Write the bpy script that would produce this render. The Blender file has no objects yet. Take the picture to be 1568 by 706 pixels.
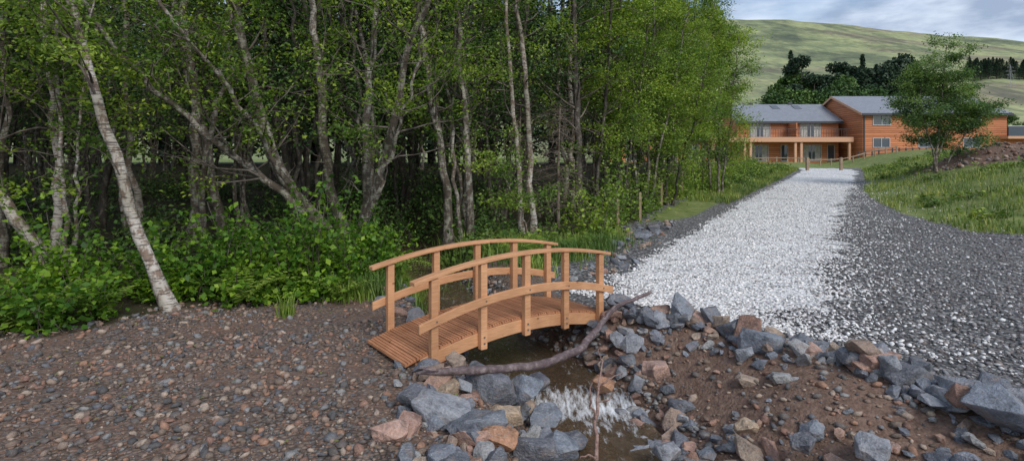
import bpy, bmesh, math, random
import numpy as np
from mathutils import Vector, noise as mnoise
R=np.random.RandomState(7); random.seed(7)
scene=bpy.context.scene
PI=math.pi
# ---------------------------------------------------------------- helpers
def sstep(t):
    t=np.clip(t,0,1); return t*t*(3-2*t)
def poly_sd(x,y,pts):
    """signed distance to an open polyline, + on its right side"""
    best=np.full(x.shape,1e9); sg=np.zeros(x.shape)
    for (ax,ay),(bx,by) in zip(pts[:-1],pts[1:]):
        dx,dy=bx-ax,by-ay; L=dx*dx+dy*dy
        t=np.clip(((x-ax)*dx+(y-ay)*dy)/L,0,1)
        qx,qy=x-(ax+t*dx),y-(ay+t*dy)
        d=np.hypot(qx,qy); cr=-(dx*qy-dy*qx)
        m=d<best-1e-9
        best=np.where(m,d,best); sg=np.where(m,np.sign(cr),sg)
    return best*sg
def inside(x,y,pts):
    c=np.zeros(x.shape,bool); n=len(pts)
    for i in range(n):
        ax,ay=pts[i]; bx,by=pts[(i+1)%n]
        if ay==by: continue
        m=((ay>y)!=(by>y))&(x<(bx-ax)*(y-ay)/(by-ay)+ax)
        c^=m
    return c
def area_sd(x,y,pts):
    d=np.abs(poly_sd(x,y,list(pts)+[pts[0]]))
    return np.where(inside(x,y,pts),d,-d)
def fnoise(x,y,s=1.0,o=0.0):
    return (np.sin(x*1.3*s+y*0.7*s+1.1+o)+np.sin(-x*0.8*s+y*1.7*s+2.3+o*2)+np.sin(x*2.9*s+y*2.1*s+o)*0.5+np.sin(x*4.3*s-y*3.7*s+.7+o)*0.35)/2.85

CH=[(0.95,0.5),(0.9,3.0),(0.82,4.3),(0.7,5.1),(0.4,5.8),(-0.1,6.6),(-0.6,7.6),(-1.6,10.5),(-3,15),(-5,22)]
BERM=[(4.1,0.5),(3.95,2.6),(3.75,3.6),(3.4,4.3),(3.0,4.85),(2.37,5.5),(1.9,6.1),(1.2,6.5),(0.85,7.1),(0.35,8.0),(-0.6,11),(-2,15.3),(-4,22.3)]
PATHC=[(2.2,6.9),(3.1,8.0),(4.9,11.0),(6.8,14.2),(8.7,17.4),(10.9,21.0),(16.0,29.0),(23.2,40.5),(25.5,46)]
BANK=[(60,6),(20,11.5),(14,12.7),(11.3,13.6),(12.2,17.5),(15.0,23.5),(19.5,30.5),(26,41),(29,46),(33,58),(33,63),(90,63),(90,6)]
FOREST=[(-60,3.5),(-8,5.0),(-5.6,5.75),(-4.8,6.0),(-4.1,6.9),(-3.2,7.0),(-2.4,7.2),(-1.9,8.6),(-1.5,9.8),(0.3,10.0),(1.3,10.6),(2.2,12.2),(3.2,14.6),(5.3,18.5),(8.0,23),(14,33),(18,44),(14,60),(-60,60)]
HX=[-700,-200,0,120,209,255,298,350,400,461,560,800]
HZ=[70,100,122,132,130,129,126,120,115,111,100,60]
SOILC=(23.1,26.3)
def H(x,y):
    x=np.asarray(x,float); y=np.asarray(y,float)
    z=1.1*np.power(np.clip((y-8)/32,0,1),1.2)+0.4*np.clip((y-40)/28,0,1)+0.6*np.clip((y-68)/50,0,1)
    near=(y<24)&(x>-8)&(x<6)
    sd=poly_sd(x,y,CH); sb=-poly_sd(x,y,BERM)      # + right of stream ; + stream side of the berm
    dc=np.abs(sd)
    right=sd>0
    w=np.where(right,np.maximum(dc+sb,0.3),np.where(y<6,1.15,0.95))
    t=(dc-0.2)/np.maximum(w-0.2,0.05)
    carve=-0.62*(1-sstep(t))
    carve=np.where(right&(sb<0),0,carve)
    carve=carve*sstep((20-y)/7)
    z=z+np.where(near,carve,0)
    z=z+0.10*np.exp(-(np.where(near,poly_sd(x,y,BERM),9)/0.3)**2)*(y<6.8)
    z=z+0.16*np.exp(-(((x-2.35)/0.6)**2+((y-4.5)/0.55)**2))
    bs=area_sd(x,y,BANK)
    z=z+1.25*sstep(bs/6.0)*sstep((75-y)/10)
    e=np.exp(-(((x-SOILC[0])/3.2)**2+((y-SOILC[1])/3)**2))
    z=z+e*(0.85+0.16*fnoise(x,y,1.9)+0.12*fnoise(x,y,4.1,1))
    pd=-poly_sd(x,y,PATHC)
    z=z+0.45*sstep((pd-2.2)/4)*sstep((y-14)/8)*sstep((60-y)/10)
    z=z+0.5*sstep((x-38)/4)*sstep((y-50)/10)*sstep((95-y)/10)
    hz=np.interp(x,HX,HZ)
    t=np.clip((y-125)/390,0,1)
    z=z+hz*t*(0.72+0.28*t)-np.clip(y-515,0,600)*0.05
    z=z+np.where(y>150,(fnoise(x,y,0.02)*2.0+fnoise(x*1.6,y*.5,0.05,3)*1.5)*sstep((y-150)/120)*sstep((560-y)/80),0)
    z=z+0.025*fnoise(x,y,1.1)+0.012*fnoise(x,y,3.7,2)
    return z
def Hs(x,y): return float(H(np.array([x]),np.array([y]))[0])

# ---------------------------------------------------------------- materials
def newmat(name):
    m=bpy.data.materials.new(name); m.use_nodes=True
    nt=m.node_tree; b=nt.nodes['Principled BSDF']; return m,nt,b
def N(nt,t,**k):
    n=nt.nodes.new(t)
    for a,v in k.items(): setattr(n,a,v)
    return n
def L(nt,a,b): nt.links.new(a,b)
def ramp(nt,fac,stops,interp='LINEAR'):
    r=N(nt,'ShaderNodeValToRGB'); r.color_ramp.interpolation=interp
    e=r.color_ramp.elements
    while len(e)<len(stops): e.new(0.5)
    for i,(p,c) in enumerate(stops):
        e[i].position=p; e[i].color=(*c,1) if len(c)==3 else c
    if fac is not None: L(nt,fac,r.inputs[0])
    return r
def noise(nt,vec,scale,detail=4,rough=0.55):
    n=N(nt,'ShaderNodeTexNoise'); n.inputs['Scale'].default_value=scale; n.inputs['Detail'].default_value=detail; n.inputs['Roughness'].default_value=rough
    if vec is not None: L(nt,vec,n.inputs['Vector'])
    return n
def mix(nt,fac,a,b,mode='MIX'):
    m=N(nt,'ShaderNodeMix',data_type='RGBA',blend_type=mode)
    for s,v in ((m.inputs[0],fac),(m.inputs[6],a),(m.inputs[7],b)):
        if isinstance(v,(int,float)): s.default_value=v
        elif isinstance(v,tuple): s.default_value=(*v,1)
        else: L(nt,v,s)
    return m.outputs[2]
def math_(nt,op,a,b=0.0,clamp=False):
    m=N(nt,'ShaderNodeMath',operation=op,use_clamp=clamp)
    for s,v in ((m.inputs[0],a),(m.inputs[1],b)):
        if isinstance(v,(int,float)): s.default_value=v
        else: L(nt,v,s)
    return m.outputs[0]
def bump(nt,h,b,strength=0.5,dist=0.02):
    n=N(nt,'ShaderNodeBump'); n.inputs['Strength'].default_value=strength; n.inputs['Distance'].default_value=dist
    L(nt,h,n.inputs['Height']); L(nt,n.outputs[0],b.inputs['Normal'])
def objvec(nt,scale=(1,1,1)):
    t=N(nt,'ShaderNodeTexCoord'); m=N(nt,'ShaderNodeMapping'); m.inputs['Scale'].default_value=scale
    L(nt,t.outputs['Object'],m.inputs[0]); return m.outputs[0]

def leafmat(name,c1,c2,c3,trans=0.35,var=True):
    m,nt,b=newmat(name)
    g=N(nt,'ShaderNodeNewGeometry')
    r=ramp(nt,g.outputs['Random Per Island'],[(0,c1),(0.55,c2),(1,c3)])
    col=r.outputs[0]
    if var:
        v=objvec(nt); n=noise(nt,v,0.9,2)
        nr=ramp(nt,n.outputs[0],[(0.38,(0.5,0.58,0.6)),(0.62,(1.3,1.15,0.95))])
        col=mix(nt,1.0,col,nr.outputs[0],'MULTIPLY')
    L(nt,col,b.inputs['Base Color']); b.inputs['Roughness'].default_value=0.5
    b.inputs['Specular IOR Level'].default_value=0.3
    if trans>0:
        tr=N(nt,'ShaderNodeBsdfTranslucent')
        L(nt,mix(nt,1.0,col,(1.3,1.3,0.6),'MULTIPLY'),tr.inputs[0])
        ms=N(nt,'ShaderNodeMixShader'); ms.inputs[0].default_value=trans
        L(nt,b.outputs[0],ms.inputs[1]); L(nt,tr.outputs[0],ms.inputs[2])
        L(nt,ms.outputs[0],nt.nodes['Material Output'].inputs[0])
    return m
M_leaf=leafmat('leaf_alder',(0.08,0.16,0.025),(0.17,0.285,0.038),(0.34,0.46,0.07),0.4)
M_leafb=leafmat('leaf_birch',(0.13,0.235,0.04),(0.23,0.36,0.06),(0.36,0.49,0.11),0.4)
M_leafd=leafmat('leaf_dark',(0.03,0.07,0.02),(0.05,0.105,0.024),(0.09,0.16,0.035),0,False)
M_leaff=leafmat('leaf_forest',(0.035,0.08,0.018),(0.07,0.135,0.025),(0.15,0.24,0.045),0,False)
M_leafy=leafmat('leaf_rowan',(0.10,0.19,0.07),(0.15,0.26,0.09),(0.23,0.35,0.13),0.35)
M_bush=leafmat('leaf_bush',(0.05,0.13,0.018),(0.12,0.26,0.028),(0.27,0.44,0.05),0.35)
M_needle=leafmat('needles',(0.018,0.038,0.02),(0.032,0.06,0.03),(0.055,0.09,0.045),0,False)
M_grass=leafmat('grass_blades',(0.14,0.22,0.05),(0.23,0.33,0.08),(0.39,0.41,0.16),0.3)
M_weed=leafmat('leaf_weeds',(0.09,0.17,0.03),(0.17,0.28,0.05),(0.29,0.38,0.10),0.2)

def barkmat(name,dark,light,patch,thr):
    m,nt,b=newmat(name)
    v=objvec(nt,(1,1,0.6)); v2=objvec(nt,(3,3,22))
    n1=noise(nt,v,9,4,0.65); n2=noise(nt,v2,2.5,2)
    f=ramp(nt,n1.outputs[0],[(thr-0.05,(0,0,0)),(thr+0.05,(1,1,1))])
    c=mix(nt,f.outputs[0],dark,light)
    s=ramp(nt,n2.outputs[0],[(0.52,(0,0,0)),(0.60,(1,1,1))])
    c=mix(nt,math_(nt,'MULTIPLY',s.outputs[0],0.8),c,patch)
    big=ramp(nt,noise(nt,v,1.3,2).outputs[0],[(0.35,(0.5,0.5,0.42)),(0.65,(1.1,1.1,1.1))])
    c=mix(nt,1.0,c,big.outputs[0],'MULTIPLY')
    L(nt,c,b.inputs['Base Color']); b.inputs['Roughness'].default_value=0.85
    bump(nt,n1.outputs[0],b,0.8,0.03); return m
M_birch=barkmat('bark_birch',(0.23,0.165,0.125),(0.52,0.47,0.42),(0.07,0.05,0.04),0.48)
M_alder=barkmat('bark_alder',(0.125,0.095,0.072),(0.38,0.35,0.30),(0.055,0.045,0.035),0.52)
M_darkbark=barkmat('bark_dark',(0.055,0.043,0.033),(0.18,0.155,0.13),(0.035,0.03,0.022),0.55)
m,nt,b=newmat('twig_bark'); b.inputs['Roughness'].default_value=.85
L(nt,ramp(nt,noise(nt,objvec(nt),5,2).outputs[0],[(0.4,(0.055,0.04,0.03)),(0.65,(0.20,0.165,0.135))]).outputs[0],b.inputs['Base Color']); M_twig=m
m,nt,b=newmat('dead_twigs'); b.inputs['Roughness'].default_value=.9
L(nt,ramp(nt,noise(nt,objvec(nt),4,2).outputs[0],[(0.4,(0.11,0.08,0.06)),(0.65,(0.26,0.21,0.17))]).outputs[0],b.inputs['Base Color']); M_dtwig=m

def stonemat(name,cols,tex=30,rough=0.75,lichen=False):
    m,nt,b=newmat(name)
    g=N(nt,'ShaderNodeNewGeometry')
    n=len(cols)
    r=ramp(nt,g.outputs['Random Per Island'],[(i/n,c) for i,c in enumerate(cols)],'CONSTANT')
    v=objvec(nt); n1=noise(nt,v,tex*0.3,5,0.65); n2=noise(nt,v,tex*2.2,3,0.6)
    k=ramp(nt,n1.outputs[0],[(0.3,(0.5,0.48,0.48)),(0.5,(1,1,1)),(0.72,(1.45,1.38,1.3))])
    c=mix(nt,1.0,r.outputs[0],k.outputs[0],'MULTIPLY')
    k2=ramp(nt,n2.outputs[0],[(0.3,(0.65,0.65,0.65)),(0.7,(1.25,1.25,1.25))])
    c=mix(nt,0.8,c,k2.outputs[0],'MULTIPLY')
    if lichen:
        nb=noise(nt,objvec(nt,(1,1,2.5)),5,4,0.7)
        c=mix(nt,ramp(nt,nb.outputs[0],[(0.54,(0,0,0)),(0.68,(.5,.5,.5))]).outputs[0],c,(0.28,0.20,0.15))
        vn=noise(nt,objvec(nt,(1,3,7)),7,3,0.5)
        vein=ramp(nt,vn.outputs[0],[(0.485,(0,0,0)),(0.5,(.4,.4,.4)),(0.515,(0,0,0))])
        c=mix(nt,vein.outputs[0],c,(0.45,0.43,0.42))
    L(nt,c,b.inputs['Base Color']); b.inputs['Roughness'].default_value=rough
    h=math_(nt,'ADD',n1.outputs[0],math_(nt,'MULTIPLY',n2.outputs[0],0.3))
    bump(nt,h,b,0.9,0.04 if tex<40 else 0.008); return m
C_rock=[(0.13,0.14,0.165),(0.19,0.21,0.245),(0.32,0.20,0.15),(0.15,0.165,0.19),(0.24,0.255,0.285),(0.34,0.26,0.20),(0.11,0.12,0.14),(0.36,0.22,0.17),(0.26,0.265,0.285),(0.25,0.18,0.14),(0.18,0.195,0.23),(0.30,0.30,0.30),(0.27,0.155,0.115),(0.14,0.15,0.175)]
M_rock=stonemat('rock',C_rock,lichen=True)
M_peb=stonemat('brown_pebbles',[(0.185,0.13,0.10),(0.25,0.185,0.145),(0.13,0.11,0.10),(0.29,0.165,0.11),(0.09,0.085,0.085),(0.21,0.205,0.20),(0.36,0.28,0.22),(0.155,0.115,0.09),(0.235,0.135,0.10),(0.12,0.12,0.13)],tex=60)
M_slate=stonemat('slate_chips',[(0.14,0.14,0.145),(0.20,0.20,0.205),(0.09,0.09,0.095),(0.26,0.25,0.25),(0.18,0.15,0.135),(0.34,0.33,0.33),(0.12,0.115,0.11)],tex=60)
M_white=stonemat('limestone_gravel',[(0.68,0.67,0.66),(0.76,0.75,0.74),(0.50,0.49,0.49),(0.80,0.79,0.78),(0.60,0.58,0.57),(0.72,0.71,0.70),(0.34,0.33,0.33)],tex=60)
M_streamst=stonemat('stream_pebbles',[(0.14,0.13,0.13),(0.24,0.18,0.14),(0.30,0.21,0.16),(0.18,0.18,0.19),(0.10,0.10,0.10),(0.26,0.25,0.24)],tex=50,rough=0.4)

def groundmat():
    m,nt,b=newmat('ground')
    v=objvec(nt)
    at=N(nt,'ShaderNodeAttribute',attribute_name='zone'); sep=N(nt,'ShaderNodeSeparateColor'); L(nt,at.outputs['Color'],sep.inputs[0])
    at2=N(nt,'ShaderNodeAttribute',attribute_name='zone2'); sep2=N(nt,'ShaderNodeSeparateColor'); L(nt,at2.outputs['Color'],sep2.inputs[0])
    def cells(scale,stops):
        vo=N(nt,'ShaderNodeTexVoronoi'); vo.inputs['Scale'].default_value=scale; vo.inputs['Randomness'].default_value=1
        L(nt,v,vo.inputs['Vector'])
        s=N(nt,'ShaderNodeSeparateColor'); L(nt,vo.outputs['Color'],s.inputs[0])
        c=ramp(nt,s.outputs[0],stops,'CONSTANT').outputs[0]
        e=ramp(nt,vo.outputs['Distance'],[(0.25,(1,1,1)),(0.75,(0.35,0.35,0.35))])
        return mix(nt,1.0,c,e.outputs[0],'MULTIPLY'),vo.outputs['Distance']
    cb,db=cells(32,[(0,(0.17,0.125,0.098)),(0.2,(0.24,0.18,0.14)),(0.4,(0.13,0.11,0.095)),(0.55,(0.28,0.165,0.115)),(0.7,(0.20,0.185,0.175)),(0.85,(0.31,0.23,0.185))])
    cd,dd=cells(26,[(0,(0.15,0.15,0.152)),(0.2,(0.22,0.215,0.215)),(0.4,(0.10,0.10,0.103)),(0.6,(0.28,0.27,0.265)),(0.8,(0.17,0.145,0.13)),(0.9,(0.52,0.51,0.50))])
    n0=noise(nt,v,1.3,5,0.6)
    soil=ramp(nt,noise(nt,v,14,5,0.7).outputs[0],[(0.3,(0.10,0.062,0.046)),(0.5,(0.175,0.112,0.084)),(0.7,(0.24,0.165,0.125))]).outputs[0]
    fb=ramp(nt,n0.outputs[0],[(0.42,(0,0,0)),(0.62,(0.85,0.85,0.85))]).outputs[0]
    brown=mix(nt,fb,cb,soil)
    wob=math_(nt,'MULTIPLY',math_(nt,'SUBTRACT',noise(nt,v,3.5,4,0.7).outputs[0],0.5),1.3)
    def zf(s):
        a=math_(nt,'ADD',s,wob)
        return ramp(nt,a,[(0.42,(0,0,0)),(0.58,(1,1,1))]).outputs[0]
    c=mix(nt,zf(sep2.outputs[0]),brown,cd)
    c=mix(nt,zf(sep.outputs[2]),c,soil)
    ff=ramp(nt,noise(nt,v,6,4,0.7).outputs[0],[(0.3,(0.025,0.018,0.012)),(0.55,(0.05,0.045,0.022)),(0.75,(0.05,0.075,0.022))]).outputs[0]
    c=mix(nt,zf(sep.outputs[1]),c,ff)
    g1=ramp(nt,noise(nt,v,2.2,6,0.75).outputs[0],[(0.3,(0.08,0.11,0.03)),(0.5,(0.16,0.20,0.055)),(0.7,(0.27,0.27,0.12))]).outputs[0]
    c=mix(nt,zf(sep.outputs[0]),c,g1)
    n4=noise(nt,objvec(nt,(0.6,1,1)),0.014,8,0.68)
    n5=noise(nt,v,0.16,5,0.75); n6=noise(nt,objvec(nt,(1,.3,1)),0.04,6,0.72)
    hc=ramp(nt,n4.outputs[0],[(0.36,(0.10,0.12,0.055)),(0.44,(0.19,0.225,0.095)),(0.52,(0.29,0.32,0.14)),(0.60,(0.20,0.17,0.10)),(0.68,(0.28,0.30,0.14))]).outputs[0]
    hc=mix(nt,0.9,hc,ramp(nt,n5.outputs[0],[(0.3,(0.5,0.52,0.5)),(0.7,(1.35,1.3,1.25))]).outputs[0],'MULTIPLY')
    hc=mix(nt,0.9,hc,ramp(nt,n6.outputs[0],[(0.42,(0.5,0.52,0.48)),(0.54,(1.15,1.12,1.1))]).outputs[0],'MULTIPLY')
    hc=mix(nt,0.08,hc,(0.33,0.39,0.47))  # distance haze painted into the hill colour as a faint blue tint
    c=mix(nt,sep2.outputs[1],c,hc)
    c=mix(nt,sep2.outputs[2],c,mix(nt,1.0,c,(0.5,0.45,0.42),'MULTIPLY'))
    L(nt,c,b.inputs['Base Color']); b.inputs['Roughness'].default_value=0.9; b.inputs['Specular IOR Level'].default_value=0.25
    h=math_(nt,'ADD',math_(nt,'MULTIPLY',db,-0.6),noise(nt,v,45,3,0.7).outputs[0])
    bump(nt,h,b,0.8,0.02)
    return m
M_ground=groundmat()
def pathmat():
    m,nt,b=newmat('white_gravel')
    v=objvec(nt); vo=N(nt,'ShaderNodeTexVoronoi'); vo.inputs['Scale'].default_value=24
    L(nt,v,vo.inputs['Vector'])
    s=N(nt,'ShaderNodeSeparateColor'); L(nt,vo.outputs['Color'],s.inputs[0])
    c=ramp(nt,s.outputs[0],[(0,(0.66,0.65,0.64)),(0.2,(0.76,0.75,0.74)),(0.4,(0.46,0.45,0.45)),(0.5,(0.80,0.79,0.78)),(0.78,(0.28,0.27,0.27)),(0.86,(0.70,0.69,0.67))],'CONSTANT').outputs[0]
    e=ramp(nt,vo.outputs['Distance'],[(0.4,(1,1,1)),(0.85,(0.5,0.5,0.5))])
    c=mix(nt,1.0,c,e.outputs[0],'MULTIPLY')
    big=ramp(nt,noise(nt,v,0.9,5,0.7).outputs[0],[(0.32,(0.62,0.61,0.60)),(0.48,(1,1,1))]).outputs[0]
    c=mix(nt,1.0,c,big,'MULTIPLY')
    L(nt,c,b.inputs['Base Color']); b.inputs['Roughness'].default_value=0.9
    bump(nt,vo.outputs['Distance'],b,-0.5,0.03); return m
M_path=pathmat()
def woodmat(name,ca,cb_,axis=(3,40,40)):
    m,nt,b=newmat(name)
    v=objvec(nt,axis); n=noise(nt,v,2.2,6,0.65); n2=noise(nt,objvec(nt),3,3)
    g=N(nt,'ShaderNodeNewGeometry')
    c=ramp(nt,n.outputs[0],[(0.3,ca),(0.7,cb_)]).outputs[0]
    c=mix(nt,1.0,c,ramp(nt,g.outputs['Random Per Island'],[(0,(0.80,0.76,0.72)),(1,(1.12,1.1,1.08))]).outputs[0],'MULTIPLY')
    c=mix(nt,1.0,c,ramp(nt,n2.outputs[0],[(0.35,(0.82,0.8,0.78)),(0.65,(1.05,1.05,1.05))]).outputs[0],'MULTIPLY')
    kv=N(nt,'ShaderNodeTexVoronoi'); kv.inputs['Scale'].default_value=7; L(nt,objvec(nt,(0.7,1,1)),kv.inputs[0])
    kr=ramp(nt,kv.outputs['Distance'],[(0.05,(0.35,0.25,0.18)),(0.12,(1,1,1))]).outputs[0]
    c=mix(nt,0.8,c,kr,'MULTIPLY')
    L(nt,c,b.inputs['Base Color']); b.inputs['Roughness'].default_value=0.65
    bump(nt,n.outputs[0],b,0.3,0.004); return m
M_wood=woodmat('bridge_timber',(0.48,0.235,0.115),(0.70,0.395,0.21))
M_deck=woodmat('deck_timber',(0.38,0.165,0.08),(0.56,0.27,0.14),(40,3,40))
M_post=woodmat('weathered_timber',(0.28,0.2,0.13),(0.42,0.32,0.22))

# ---------------------------------------------------------------- mesh utils
def mesh_from(name,V,F,mats,mi=None,smooth=False):
    if not isinstance(F,list): F=[F]
    me=bpy.data.meshes.new(name)
    V=np.asarray(V,np.float32)
    me.vertices.add(len(V)); me.vertices.foreach_set('co',V.ravel())
    tot=sum(f.size for f in F); nf=sum(len(f) for f in F)
    me.loops.add(tot); me.polygons.add(nf)
    me.loops.foreach_set('vertex_index',np.concatenate([f.ravel() for f in F]).astype(np.int32))
    sizes=np.concatenate([np.full(len(f),f.shape[1]) for f in F])
    st=np.concatenate([[0],np.cumsum(sizes)[:-1]])
    me.polygons.foreach_set('loop_start',st.astype(np.int32))
    me.polygons.foreach_set('loop_total',sizes.astype(np.int32))
    if mi is not None: me.polygons.foreach_set('material_index',np.asarray(mi,np.int32))
    if smooth is not False:
        sm=np.full(nf,True) if smooth is True else smooth
        me.polygons.foreach_set('use_smooth',sm)
    for m in mats: me.materials.append(m)
    me.update(calc_edges=True); me.validate()
    return me
def obj(name,me,loc=(0,0,0),rot=(0,0,0),scale=(1,1,1),parent=None):
    o=bpy.data.objects.new(name,me); scene.collection.objects.link(o)
    o.location=loc; o.rotation_euler=rot; o.scale=scale
    if parent: o.parent=parent
    return o
def empty(name,loc=(0,0,0)):
    o=bpy.data.objects.new(name,None); scene.collection.objects.link(o); o.location=loc; o.empty_display_size=0.2; return o

# ---------------------------------------------------------------- terrain
def axis(segs):
    out=[]
    for a,b,s in segs: out+=list(np.arange(a,b,s))
    out.append(segs[-1][1]); return np.array(out)
xs=axis([(-700,-100,25),(-100,-30,4),(-30,-9,0.6),(-9,-5,0.2),(-5,5,0.07),(5,14,0.2),(14,34,0.4),(34,100,3),(100,700,12)])
ys=axis([(-60,-4,4),(-4,2,0.4),(2,8.5,0.07),(8.5,16,0.15),(16,50,0.45),(50,130,2.5),(130,620,8),(620,1000,40)])
X,Y=np.meshgrid(xs,ys); Z=H(X,Y)
nx,ny=len(xs),len(ys)
idx=np.arange(nx*ny).reshape(ny,nx)
F=np.stack([idx[:-1,:-1],idx[:-1,1:],idx[1:,1:],idx[1:,:-1]],-1).reshape(-1,4)
me=mesh_from('ground',np.stack([X,Y,Z],-1).reshape(-1,3),F,[M_ground],smooth=True)
pdist=poly_sd(X,Y,PATHC)
grass=sstep((area_sd(X,Y,BANK)+0.4)/0.8)
leftstrip=((pdist<-2.1)&(Y>13)&(~inside(X,Y,FOREST)))
grass=np.maximum(grass,leftstrip*sstep((-pdist-2.0)/0.8)*sstep((Y-14)/3))
grass=np.maximum(grass,sstep((Y-46)/2))
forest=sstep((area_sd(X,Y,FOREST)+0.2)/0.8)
soil=np.zeros_like(X)
sdc=poly_sd(X,Y,CH); sdb=-poly_sd(X,Y,BERM)
soil=np.maximum(soil,((sdc>0)&(sdb>0)&(Y<7))*0.9)
sz=np.exp(-(((X-SOILC[0])/3.2)**2+((Y-SOILC[1]+.6)/3.2)**2))
soil=np.maximum(soil,sz*1.8); grass=np.where(sz>.35,0,grass)
soil=np.maximum(soil,sstep((Y-6.2)/1.5)*(X<-1.5)*0.6)
dark=sstep((-sdb+0.1)/0.5)*(Y<60)*((X>-0.5)|(Y<7))*(sdc>0)
dark=np.where((X>0.5),dark,0)
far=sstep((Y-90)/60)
damp=(1-sstep((np.abs(sdc)-0.35)/0.5))*(Y<13)
def cattr(me,name,r,g,b):
    a=me.color_attributes.new(name,'FLOAT_COLOR','POINT')
    d=np.stack([np.clip(r,0,1),np.clip(g,0,1),np.clip(b,0,1),np.ones_like(r)],-1).astype(np.float32)
    a.data.foreach_set('color',d.ravel())
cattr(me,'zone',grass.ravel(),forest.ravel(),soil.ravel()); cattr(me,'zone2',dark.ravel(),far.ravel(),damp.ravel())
obj('ground',me)

def resample(pts,step):
    pts=np.array(pts,float); d=np.concatenate([[0],np.cumsum(np.linalg.norm(np.diff(pts,axis=0),axis=1))])
    s=np.arange(0,d[-1],step); out=np.stack([np.interp(s,d,pts[:,k]) for k in range(pts.shape[1])],-1)
    for _ in range(6):
        o=out.copy(); o[1:-1]=(out[:-2]+2*out[1:-1]+out[2:])/4; out=o
    return out,s
pc,ps=resample(PATHC,0.15)
tg=np.gradient(pc,axis=0); tg/=np.linalg.norm(tg,axis=1)[:,None]; nr=np.stack([tg[:,1],-tg[:,0]],-1)
wl=1.7+0.12*fnoise(ps,ps*0,1.7)+0.06*R.randn(len(ps)); wr=1.2+0.25*fnoise(ps,ps*0,1.3,3)+0.12*R.randn(len(ps))+0.5*np.clip(ps/40,0,1)
fade=np.clip(0.25+ps/1.6,0,1); wl*=fade; wr*=fade
K=25; tt=np.linspace(-1,1,K)
offs=np.where(tt[None]<0,tt[None]*wl[:,None],tt[None]*wr[:,None])
PX=pc[:,0:1]+nr[:,0:1]*offs; PY=pc[:,1:2]+nr[:,1:2]*offs
PZ=H(PX,PY)+0.012*(1-np.abs(tt[None])**6)+0.004+0.01*fnoise(PX,PY,6)
idx=np.arange(PX.size).reshape(PX.shape)
F=np.stack([idx[:-1,:-1],idx[:-1,1:],idx[1:,1:],idx[1:,:-1]],-1).reshape(-1,4)
obj('gravel_path',mesh_from('gravel_path',np.stack([PX,PY,PZ],-1).reshape(-1,3),F,[M_path],smooth=True))

# ---------------------------------------------------------------- stones
def rock_template(seed,npts=16,bev=0.06):
    r=random.Random(seed); bm=bmesh.new()
    for i in range(npts):
        v=Vector((r.gauss(0,1),r.gauss(0,1),r.gauss(0,1))).normalized()*r.uniform(0.85,1.1)
        v=Vector([math.copysign(abs(c)**0.75,c) for c in v])
        bm.verts.new(v)
    res=bmesh.ops.convex_hull(bm,input=bm.verts)
    junk=[g for g in res['geom_interior'] if isinstance(g,bmesh.types.BMVert)]
    if junk: bmesh.ops.delete(bm,geom=junk,context='VERTS')
    bmesh.ops.dissolve_limit(bm,angle_limit=0.22,verts=bm.verts,edges=bm.edges)
    bmesh.ops.bevel(bm,geom=list(bm.edges),offset=bev,segments=2,profile=0.6,affect='EDGES',clamp_overlap=True)
    bmesh.ops.triangulate(bm,faces=bm.faces)
    for it in range(2):
        bmesh.ops.subdivide_edges(bm,edges=[e for e in bm.edges if e.calc_length()>0.3],cuts=1,use_grid_fill=True)
        bmesh.ops.triangulate(bm,faces=bm.faces)
    for v in bm.verts:
        n=mnoise.noise(v.co*1.7+Vector((seed,0,0)))*0.10+mnoise.noise(v.co*4.5+Vector((0,seed,0)))*0.055
        v.co+=v.co.normalized()*n
    bm.verts.index_update()
    V=np.array([q.co[:] for q in bm.verts]); Fc=np.array([[q.index for q in t.verts] for t in bm.faces]); bm.free()
    return V,Fc
RT=[rock_template(s,12+s%7) for s in range(14)]
def rotm(a,b,c):
    ca,sa,cb,sb,cc,sc=np.cos(a),np.sin(a),np.cos(b),np.sin(b),np.cos(c),np.sin(c)
    return np.stack([np.stack([ca*cb,ca*sb*sc-sa*cc,ca*sb*cc+sa*sc],-1),np.stack([sa*cb,sa*sb*sc+ca*cc,sa*sb*cc-ca*sc],-1),np.stack([-sb,cb*sc,cb*cc],-1)],-2)
def stones_mesh(name,P,S,mat,templates,tilt=0.5,rs=None):
    rs=rs or R; n=len(P); Vs=[];Fs=[];o=0
    which=rs.randint(0,len(templates),n)
    A=rotm(rs.uniform(0,2*PI,n),rs.randn(n)*tilt,rs.randn(n)*tilt)
    for k,(tv,tf) in enumerate(templates):
        m=which==k; c=m.sum()
        if not c: continue
        v=tv[None]*S[m][:,None,:]; v=np.einsum('nij,nvj->nvi',A[m],v)+P[m][:,None,:]
        f=tf[None]+(np.arange(c)*len(tv))[:,None,None]+o
        Vs.append(v.reshape(-1,3)); Fs.append(f.reshape(-1,3)); o+=c*len(tv)
    return mesh_from(name,np.concatenate(Vs),np.concatenate(Fs),[mat])
PT=[]
rr=np.random.RandomState(3)
for k in range(6):
    ph=(1+5**.5)/2
    base=np.array([(-1,ph,0),(1,ph,0),(-1,-ph,0),(1,-ph,0),(0,-1,ph),(0,1,ph),(0,-1,-ph),(0,1,-ph),(ph,0,-1),(ph,0,1),(-ph,0,-1),(-ph,0,1)])/1.9
    fc=np.array([(0,11,5),(0,5,1),(0,1,7),(0,7,10),(0,10,11),(1,5,9),(5,11,4),(11,10,2),(10,7,6),(7,1,8),(3,9,4),(3,4,2),(3,2,6),(3,6,8),(3,8,9),(4,9,5),(2,4,11),(6,2,10),(8,6,7),(9,8,1)])
    PT.append((base*(1+rr.uniform(-.28,.28,(12,1)))+rr.randn(12,3)*.06,fc))
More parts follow.
